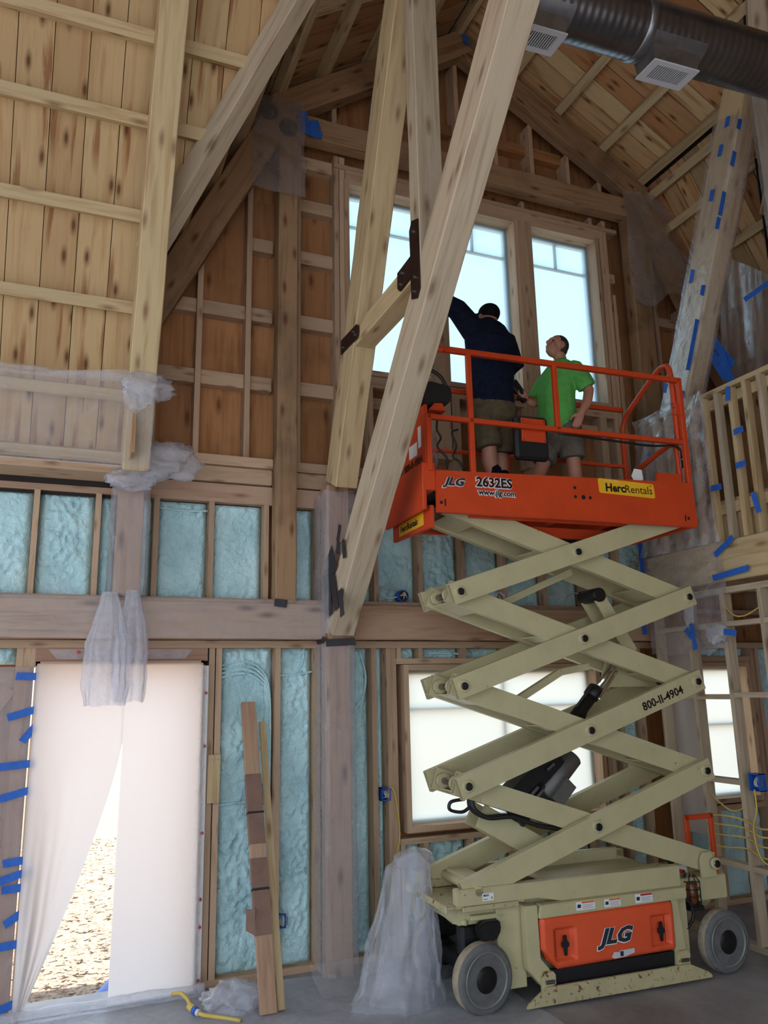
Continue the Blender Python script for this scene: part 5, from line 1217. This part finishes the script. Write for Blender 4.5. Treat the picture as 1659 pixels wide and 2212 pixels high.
# central post wrap
cp = empty('post_wrap', (2.06, 5.9, 0), 'clear plastic wrapped round the tall post below the bare truss with dark tape patches', 'plastic sheet')
wrapbox(cp, 1.945, 2.165, 5.895, 6.14, .02, 2.36, 'film_wrap', .010); wrapbox(cp, 1.945, 2.165, 5.86, 6.14, 2.42, 3.55, 'film_wrap', .012)
strip(cp, (2.055, 5.872, 2.36), (1, 0, .05), NF, .24, .055, 'ductape')
strip(cp, (1.938, 6.0, 2.38), (0, 1, 0), (-1, 0, 0), .2, .05, 'ductape')
XS = 1.955
for y, z, dy, dz, L, W_ in ((5.80, 2.95, -.5, -.8, .26, .12), (5.62, 3.05, .3, -.9, .12, .05), (5.72, 2.72, -.35, -.9, .34, .06), (5.88, 2.72, -.15, -1, .42, .09), (5.50, 3.02, -.2, -1, .18, .03), (5.60, 3.16, .45, -.9, .16, .04), (5.56, 2.63, -.25, -1, .26, .05)):
    strip(cp, (XS, y, z), (0, dy, dz), (-1, 0, 0), L*.8, W_*1.8, 'ductape')
# plastic skirt at the base of the post
sheet('floor_skirt', lambda u, v: (1.80+.55*u, 5.88-.34*v+.01*nz((u*6, v*6, 3)), .004+.11*(1-v)**2+.012*(1+ridged((u*2, v*2, 3), 3))), 20, 16, M['film'], cp)
# ---- wrapped truss above the loft: film and tape
tw = empty('truss_wrap', (5.29, 5.2, 3.3), 'shiny plastic wrap with short blue tape pieces on the truss over the loft', 'plastic sheet')
def wrapbeam(parent, a, b, n, wd, dp, m, amp, name='wrap'):
    a, b, n = V(a), V(b), V(n).normalized(); d = (b-a).normalized(); s_ = d.cross(n); L = (b-a).length
    cor = [(-1, 1), (-1, -1), (1, -1), (1, 1)]
    def fn(u, v):
        k = min(2, int(u*3)); t = u*3-k; p, q = cor[k], cor[k+1]; x = p[0]+(q[0]-p[0])*t; y = p[1]+(q[1]-p[1])*t
        e = 1+amp*(.5+ridged((x*.8, y*.8, v*L*2.2), 1.7))
        return a+d*(L*v)+s_*(x*wd/2*e)+n*(y*dp/2*e)
    return sheet(name, fn, 24, int(L/.05), M[m], parent)
ra = V((5.29, 4.544, 6.985))-n2_*.14
wrapbeam(tw, ra+d2_*.1, ra+d2_*3.4, n2_, .20, .30, 'film_wrap', .05)
wrapbeam(tw, (5.29, 4.135, 7.2), (5.29, 4.135, 5.0), (0, 1, 0), .20, .155, 'film_wrap', .05)
def on_raft(px, py, face):
    if face == 'side': p = onX(px, py, 5.29-.105); return p, (-1, 0, 0)
    d = ray(px, py); q = ra-n2_*.158; t = (q-EYE).dot(n2_)/d.dot(n2_); return EYE+d*t, -n2_
for px, py, f, L in ((1571, 263, 'side', .09), (1556, 325, 'side', .1), (1537, 422, 'side', .1), (1494, 597, 'side', .12), (1437, 838, 'side', .09), (1596, 268, 'u', .08), (1583, 343, 'u', .12), (1559, 440, 'u', .2), (1550, 482, 'u', .1), (1517, 627, 'u', .09), (1495, 745, 'u', .45), (1472, 857, 'u', .11)):
    p, n = on_raft(px, py, f); strip(tw, p, d2_, n, L, .045)
# ---- plastic on the loft railing
lp = empty('railing_sheet', (5.05, 5.4, 3.2), 'wrinkled clear plastic hung over the end of the loft railing', 'plastic sheet')
def rail_sheet(u, v):
    y = 5.82-.89*u; z = 4.45-1.32*v
    return (5.045-.035*ridged((u*1.3+v*1.1, v*.9, 3), 2.2)-.015*ridged((u*2+v*3, v*1.5-u, 5), 2.6)-.05*v*(1-u)-.012*nz((u*9, v*9, 2)), y, z)
sheet('film_sheet', rail_sheet, 60, 70, M['film_rail'], lp)
sheet('lower_skirt', lambda u, v: (5.06-.02*ridged((u*2, v*2, 8), 2), 5.95-1.02*u, 3.16-.45*v), 26, 24, M['film_wrap'], lp)
for px, py, dv, L in ((1572, 850, (0, .2, -1), .12), (1546, 1053, (0, 1, .05), .12), (1595, 930, (0, 1, 0), .10), (1600, 1003, (0, 1, 0), .10), (1633, 1085, (0, -.2, -1), .17), (1400, 985, (0, 1, 0), .07), (1425, 1050, (0, 1, 0), .14), (1563, 1180, (0, 1, -.55), .24), (1577, 1238, (0, 1, -.08), .38), (1498, 1375, (0, -.1, -1), .22), (1488, 1368, (0, .6, .8), .1), (1577, 1366, (0, 1, .2), .13)):
    p = onX(px, py, 5.02 if py < 1120 else 5.035); strip(lp, p, dv, (-1, 0, 0), L, .05)
strip(lp, onX(1388, 1230, 5.03), (0, 0, 1), (-1, 0, 0), .5, .06); strip(lp, onX(1392, 1352, 5.03), (0, 0, 1), (-1, 0, 0), .16, .06)
# milky sheet on the partition
pp = empty('partition_sheet', (5.06, 5.6, 1.9), 'ragged clear plastic hanging on the stud partition under the loft beam', 'plastic sheet')
sheet('film_sheet', lambda u, v: (5.075-.015*ridged((u*2, v*2, 1), 2), 5.9-.9*u, 2.75-.50*v-.05*nz((u*6, 1, 2))*(v > .9)), 26, 18, M['film_wrap'], pp)
sheet('film_sheet', lambda u, v: (5.21+.02*nz((u*4, v*3, 3)), 5.98-.5*u, .75+1.7*v), 10, 20, M['film_curtain'], pp)
crumple('torn_strip', onX(1487, 1320, 5.04), .10, pp, 'film_milky', 3.0, (.15, .5, 1.3), 16, 12, .5); crumple('torn_strip', onX(1545, 1370, 5.04), .08, pp, 'film_milky', 6.0, (.15, 1.3, .9), 16, 12, .6)
# dull sheet hung behind the loft
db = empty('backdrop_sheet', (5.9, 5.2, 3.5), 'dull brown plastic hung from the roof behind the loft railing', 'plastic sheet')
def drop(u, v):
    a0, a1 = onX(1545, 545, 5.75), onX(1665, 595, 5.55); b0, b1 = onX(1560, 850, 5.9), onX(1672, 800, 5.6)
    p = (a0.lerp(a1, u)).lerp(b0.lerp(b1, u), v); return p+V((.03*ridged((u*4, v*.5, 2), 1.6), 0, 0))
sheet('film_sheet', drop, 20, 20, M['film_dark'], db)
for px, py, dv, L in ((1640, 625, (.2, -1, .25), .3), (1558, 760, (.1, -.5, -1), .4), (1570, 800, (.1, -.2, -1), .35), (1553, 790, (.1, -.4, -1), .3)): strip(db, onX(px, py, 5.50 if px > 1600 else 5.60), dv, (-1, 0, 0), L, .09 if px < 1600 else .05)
# film on the right knee of the gable frame
kw = empty('knee_wrap', (5.5, 5.95, 5.7), 'dusty plastic sheet tied over the right knee of the gable frame', 'plastic sheet')
def knee(u, v):
    z = 7.12-1.25*v; x = 5.28+.15*v*0+(.42+.42*math.sin(min(1, v*1.25)*math.pi*.75))*u
    return (x, 5.95-.03*ridged((u*1.5, v*1.5, 7), 1.8)-.10*u*v, z-.10*math.sin(u*7)*v)
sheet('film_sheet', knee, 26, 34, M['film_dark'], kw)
lk = empty('knee_wrap', (1.62, 5.95, 6.2), 'dusty plastic sheet and blue tape on the left knee of the gable frame', 'plastic sheet')
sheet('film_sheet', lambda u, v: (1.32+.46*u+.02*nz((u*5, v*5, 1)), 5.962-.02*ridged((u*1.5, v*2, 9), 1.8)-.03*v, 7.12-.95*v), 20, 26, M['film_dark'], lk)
for px, py, dx, dz, L in ((655, 258, .1, -1, .16), (672, 270, 1, .35, .16), (672, 285, 1, -.15, .2)): strip(lk, onY(px, py, 5.955), (dx, 0, dz), NF, L, .085)
strip(lk, onY(1005, 86, 5.96), (.4, 0, -1), NF, .12, .05)
# ---- big plastic heap standing beside the lift
hb = empty('plastic_heap', (2.3, 5.3, 0), 'tall heap of crumpled milky plastic slumped beside the front wheel of the lift', 'plastic sheet')
TOPP, BOTP = V((2.37, 5.36, .90)), V((2.24, 5.28, 0))
def heap(u, v):
    th = 2*math.pi*u; c = TOPP.lerp(BOTP, v**.9); r = (.12+.135*v**.8) if v > .06 else .12*(v/.06)**.5
    f = 1+.22*ridged((math.cos(th)*1.1, math.sin(th)*1.1, v*.8), 1.5)+.10*ridged((math.cos(th)*1.6, math.sin(th)*1.6+v*.6, v*1.3), 3.2)+.10*nz((math.cos(th)*2.2, math.sin(th)*2.2, v*3), 1.4)
    if v > .85: r += (v-.85)*.16*(1+.5*math.sin(3*th))
    return (c.x+r*1.0*math.cos(th)*f, c.y+r*.62*math.sin(th)*f, max(.004, c.z*(1 if v > .02 else 1)))
sheet('outer_fold', heap, 130, 80, M['film_heap'], hb, True)
sheet('inner_fold', lambda u, v: (V(heap(u, v))-TOPP.lerp(BOTP, v))*.7+TOPP.lerp(BOTP, v)+V((.03, .03, .015*(1-v)+.002)), 50, 36, M['film_heap'], hb, True)
crumple('top_knot', (2.39, 5.34, .86), .12, hb, 'film_heap', 9.0, (1.0, .8, .5), 30, 16, .5)
# scrap of plastic on the floor and floor film
sc_ = empty('plastic_scrap', (1.15, 4.85, 0), 'small crumpled scrap of white plastic on the floor by the leaning boards', 'plastic sheet')
pS = onZ(500, 2188, 0); crumple('scrap', (pS.x, pS.y, .085), .15, sc_, 'film_milky', 12.0, (1.1, .8, .55), 34, 22, .6)
ff = empty('floor_film', (1.2, 5.2, 0), 'wrinkled thin plastic film spread over the floor below the doorway', 'plastic sheet')
sheet('film_sheet', lambda u, v: (-.4+3.4*u, 4.3+1.72*v, .006+.012*max(0, ridged((u*3+v, v*2.4, 2), 1.9))+.02*max(0, nz((u*4, v*3, 1)))), 90, 50, M['film_floor'], ff)
sheet('threshold_roll', lambda u, v: (-.15+1.25*v, 6.0+.05*math.cos(6.283*u)+.01*nz((v*8, u, 1)), .045+.04*math.sin(6.283*u)+.01*nz((v*6, 2, u))), 10, 40, M['film_floor'], ff, True)
# white bag on the platform end
SPACE[0] = LM
bgp = empty('plastic_bag', (-.1, .5, 3.42), 'white plastic sheet hanging inside the platform front end', 'plastic sheet')
sheet('film_sheet', lambda u, v: (-.16+.02*ridged((u, v, 2), 3), .10+.34*u*(.5+.5*v), 3.84-.36*v), 14, 18, M['film_milky'], bgp)
bt = empty('tape_roll_tail', (1.47, .82, 3.7), 'strip of blue tape hanging below the window behind the platform', 'tape'); strip(bt, (1.475, .84, 3.98), (.25, 0, -1), NF, .22, .06); SPACE[0] = Matrix.Identity(4)
# ---- boards leaning on the foam wall
def lean(name, pxt, pyt, pxb, pyb, ytop, wd, th, m, label, tilt=0):
    top = onY(pxt, pyt, ytop); bot = onZ(pxb, pyb, 0.0); d = (top-bot).normalized(); a = V((1, 0, 0)); n = d.cross(a).normalized()
    r = empty(name, bot, label, 'lumber'); bot = bot+d*(th*.5)
    o = beam('board', bot, top, th, wd, M[m], r, a, .002); return r, bot, top, d, n
r_, bo, to_, d, n = lean('leaning_board', 535, 1518, 580, 2200, 6.12, .105, .045, 'beam', 'wide board leaning on the foam wall with cardboard wrapped round it')
Lb = (to_-bo).length
def sleeve(t0, t1, m='card', nm='cardboard_sleeve', grow=.006):
    beam(nm, bo+d*Lb*t0, bo+d*Lb*t1, .045+grow, .105+grow, M[m], r_, (1, 0, 0))
sleeve(.605, .735); sleeve(.50, .60); sleeve(.36, .455); sleeve(.22, .352); sleeve(.600, .607, 'black', 'strap', .010); sleeve(.354, .362, 'black', 'strap', .010)
q = bo+d*Lb*.27; mobj('cardboard_flap', [q+V((-.055, -.03, -.09)), q+V((-.055, -.03, .07)), q+V((-.11, -.01, .07)), q+V((-.11, -.01, -.06)), q+V((-.055, -.026, -.09)), q+V((-.055, -.026, .07)), q+V((-.11, -.006, .07)), q+V((-.11, -.006, -.06))], BF, M['card'], r_)
lean('leaning_board', 566, 1560, 607, 2190, 6.13, .045, .04, 'pine', 'narrow pale stick leaning on the foam wall next to the wide board')
r2 = empty('label_board', (1.14, 6.1, 1.2), 'short pale board with printed grade mark fixed beside the doorway', 'lumber')
p0 = onY(463, 1630, 6.12); p1 = onY(459, 1735, 6.12); pb = beam('board', (p0.x, 6.128, p0.z), (p1.x, 6.128, p1.z), .09, .03, M['pine'], r2, (0, -1, 0), .002)
for k in range(3): mobj('grade_mark', [V((p0.x-.02+.02*k, 6.110, p0.z-.04)), V((p0.x-.008+.02*k, 6.110, p0.z-.04)), V((p0.x-.008+.02*k, 6.110, p0.z-.03)), V((p0.x-.02+.02*k, 6.110, p0.z-.03))], [(0, 1, 2, 3)], M['grey_print'], r2)
# ---- electrical boxes and cables
def ebox(px, py, Y, label, s=.06, wires='yellowcable', X=None):
    p = onX(px, py, X) if X else onY(px, py, Y); r = empty('electrical_box', p, label, 'electrical box'); h = s*1.3; fx = V((0, -1, 0)) if not X else V((-1, 0, 0)); sx = V((1, 0, 0)) if not X else V((0, -1, 0))
    def bb(nm, a0, a1, z0, z1, d0, d1, m):
        P = [p+sx*a+fx*dd_+V((0, 0, z)) for z in (z0, z1) for a, dd_ in ((a0, d0), (a1, d0), (a1, d1), (a0, d1))]
        return mobj(nm, P, BF, M[m], r)
    t = .006
    bb('box_side', -s/2, -s/2+t, -h/2, h/2, -.05, .02, 'bluebox'); bb('box_side', s/2-t, s/2, -h/2, h/2, -.05, .02, 'bluebox'); bb('box_side', -s/2, s/2, h/2-t, h/2, -.05, .02, 'bluebox'); bb('box_side', -s/2, s/2, -h/2, -h/2+t, -.05, .02, 'bluebox'); bb('box_back', -s/2, s/2, -h/2, h/2, -.056, -.05, 'bluebox')
    bb('nail_bracket', s/2, s/2+.02, -.03, .03, .0, .004, 'steel')
    for k in range(3):
        q0 = p+sx*(-.012+.012*k)
        tube('wire', spline([q0+V((0, 0, h*.3))-fx*.03, q0+fx*.0+V((0, 0, .01)), q0+sx*.01+fx*.012-V((0, 0, .02)), q0-fx*.02-V((0, 0, h*.3))], 4), .004, M['whitecable'], r, 5)
    return p
pA = ebox(832, 1715, 6.16, 'blue outlet box on the stud left of the lower window', .075)
pB = ebox(1632, 1690, 0, 'blue outlet box on the stud partition', .10, 'yellowcable', 5.08)
pC = ebox(606, 1990, 6.19, 'blue outlet box low on the foam wall behind the leaning boards', .07)
pD = ebox(560, 1716, 6.19, 'dark outlet box behind the cardboard wrapped board', .11)
pE = onY(868, 1288, 6.10); re = empty('round_box', pE, 'round blue junction box with white cable ends on the wall beam', 'electrical box')
cyl('shell', pE+V((0, .05, 0)), pE+V((0, -.03, 0)), .05, M['bluebox'], re, 20, None, .006); cyl('mouth', pE+V((0, -.031, 0)), pE+V((0, -.029, 0)), .042, M['black'], re, 20)
for k in range(4): tube('wire', spline([pE+V((.03*math.cos(k*1.6), -.03, .03*math.sin(k*1.6))), pE+V((.0, -.06, .01*k)), pE+V((-.03*math.cos(k*1.6), -.034, -.02*math.sin(k)))], 5), .004, M['whitecable'], re, 5)
tube('cable', spline([pE+V((-.03, 0, 0)), pE+V((-.12, -.0, -.02)), pE+V((-.18, .03, .03)), pE+V((-.12, .06, .08)), pE+V((0, .08, .06))], 6), .006, M['whitecable'], re, 6)
def coilc(px, py, label, m='blackmetal'):
    c = onY(px, py, 6.12); pts = []
    for k in range(60):
        a = k*.42; r = .045+.006*math.sin(k*1.7); pts.append(c+V((r*math.cos(a), -.02+.0006*k, r*math.sin(a)*1.1)))
    o = empty('cable_coil', c-V((0, 0, .05)), label, 'cable', None); tube('coil', pts, .005, M['whitecable'], o, 5); tube('tail', spline([pts[-1], c+V((-.06, .04, .08)), c+V((-.16, .06, .06)), c+V((-.2, .08, -.03))], 5), .005, M['whitecable'], o, 5)
coilc(1078, 1292, 'coil of white cable on the beam behind the second scissor crossing'); coilc(1268, 1300, 'coil of dark cable on the beam near the hydraulic lever')
def ycable(pts, label, nm='yellow_cable', r=.0065): return tag(tube(nm, spline(pts, 6), r, M['yellowcable'], None, 6), label, 'cable')
ycable([pA+V((.02, -.03, .05)), pA+V((.05, -.05, .03)), pA+V((.09, -.04, -.15)), pA+V((.10, -.03, -.35)), pA+V((.05, -.02, -.55)), pA+V((.02, -.02, -.8))], 'yellow cable hanging from the blue box by the lower window')
ycable([pB+V((-.02, 0, -.05)), pB+V((-.045, -.02, -.2)), pB+V((-.045, .03, -.35)), pB+V((-.045, -.02, -.55)), pB+V((-.04, -.2, -.6))], 'yellow cable hanging from the blue box on the partition')
for k, z in enumerate((.93, .87, .80, .72)):
    ycable([V((5.085, 5.45, z-.0)), V((5.06, 5.25, z+.03-.01*k)), V((5.075, 5.04, z+.02)), V((5.06, 4.85, z-.02)), V((5.08, 4.64, z+.03))], ('highest', 'second', 'third', 'lowest')[k]+' of the yellow cables strung through the partition studs')
ycable([V((5.13, 5.43, 1.12)), V((5.12, 5.33, 1.05)), V((5.10, 5.18, 1.0)), V((5.08, 5.05, 1.03))], 'slack yellow cable loop above the strung cables on the partition')
ycable([V((5.12, 5.03, 2.61)), V((5.11, 4.94, 2.53)), V((5.11, 4.82, 2.52)), V((5.12, 4.67, 2.58))], 'yellow cable sagging below the partition top plate')
# extension cord by the door
ec = empty('extension_cord', (.95, 5.6, 0), 'yellow extension cord with blue and white plug end at the doorway corner', 'cord')
c_ = [onZ(372, 2148, .08), onZ(390, 2146, .10), onZ(404, 2158, .08), onZ(412, 2176, .05)]; tube('cord', spline(c_, 6), .013, M['yellowcable'], ec, 8)
e_ = [onZ(424, 2186, .04), onZ(440, 2193, .03), onZ(470, 2197, .02), onZ(520, 2205, .02)]; tube('cord', spline(e_, 6), .013, M['yellowcable'], ec, 8)
cyl('plug', c_[-1]+V((-.01, .01, .01)), (c_[-1]+e_[0])/2, .024, M['yellowcable'], ec, 12, None, .004); cyl('plug_collar', (c_[-1]+e_[0])/2, e_[0], .026, M['bluebox'], ec, 12, None, .004); cyl('cord_collar', e_[0], e_[0]+(e_[1]-e_[0])*.35, .02, M['whitecable'], ec, 12)
# ---- outside the slit
bh = tube('outdoor_pipe', spline([onZ(183, 2178, -.05), onZ(203, 2162, -.05), onZ(222, 2146, -.05), onZ(246, 2118, -.05)], 5), .04, M['bluebox'], None, 12); tag(bh, 'blue pipe lying on the mulch outside the doorway', 'pipe')
def chips():
    vs = []; fs = []
    for k in range(2600):
        x = random.uniform(-.6, 2.2); y = 6.4+random.random()**1.6*7; s_ = random.uniform(.012, .04); a = random.uniform(0, 3.14); b = len(vs); z = -.09+.02*random.random()
        dx, dy = math.cos(a)*s_, math.sin(a)*s_; ex, ey = -math.sin(a)*s_*.35, math.cos(a)*s_*.35
        vs += [(x+dx+ex, y+dy+ey, z), (x-dx+ex, y-dy+ey, z+.01), (x-dx-ex, y-dy-ey, z+.014), (x+dx-ex, y+dy-ey, z+.006)]; fs.append((b, b+1, b+2, b+3))
    return mobj('wood_chips', vs, fs, M['mulch'])
tag(chips(), 'loose wood chips scattered on the ground outside', 'wood chips', None, 'stuff')

# nothing deeper than thing > part > sub-part
def depth(o):
    k = 0
    while o.parent: o = o.parent; k += 1
    return k
for o in [q for q in bpy.data.objects if depth(q) > 2]:
    p = o.parent
    while depth(p) > 1: p = p.parent
    o.parent = p; o.matrix_parent_inverse = MW[p.name].inverted()
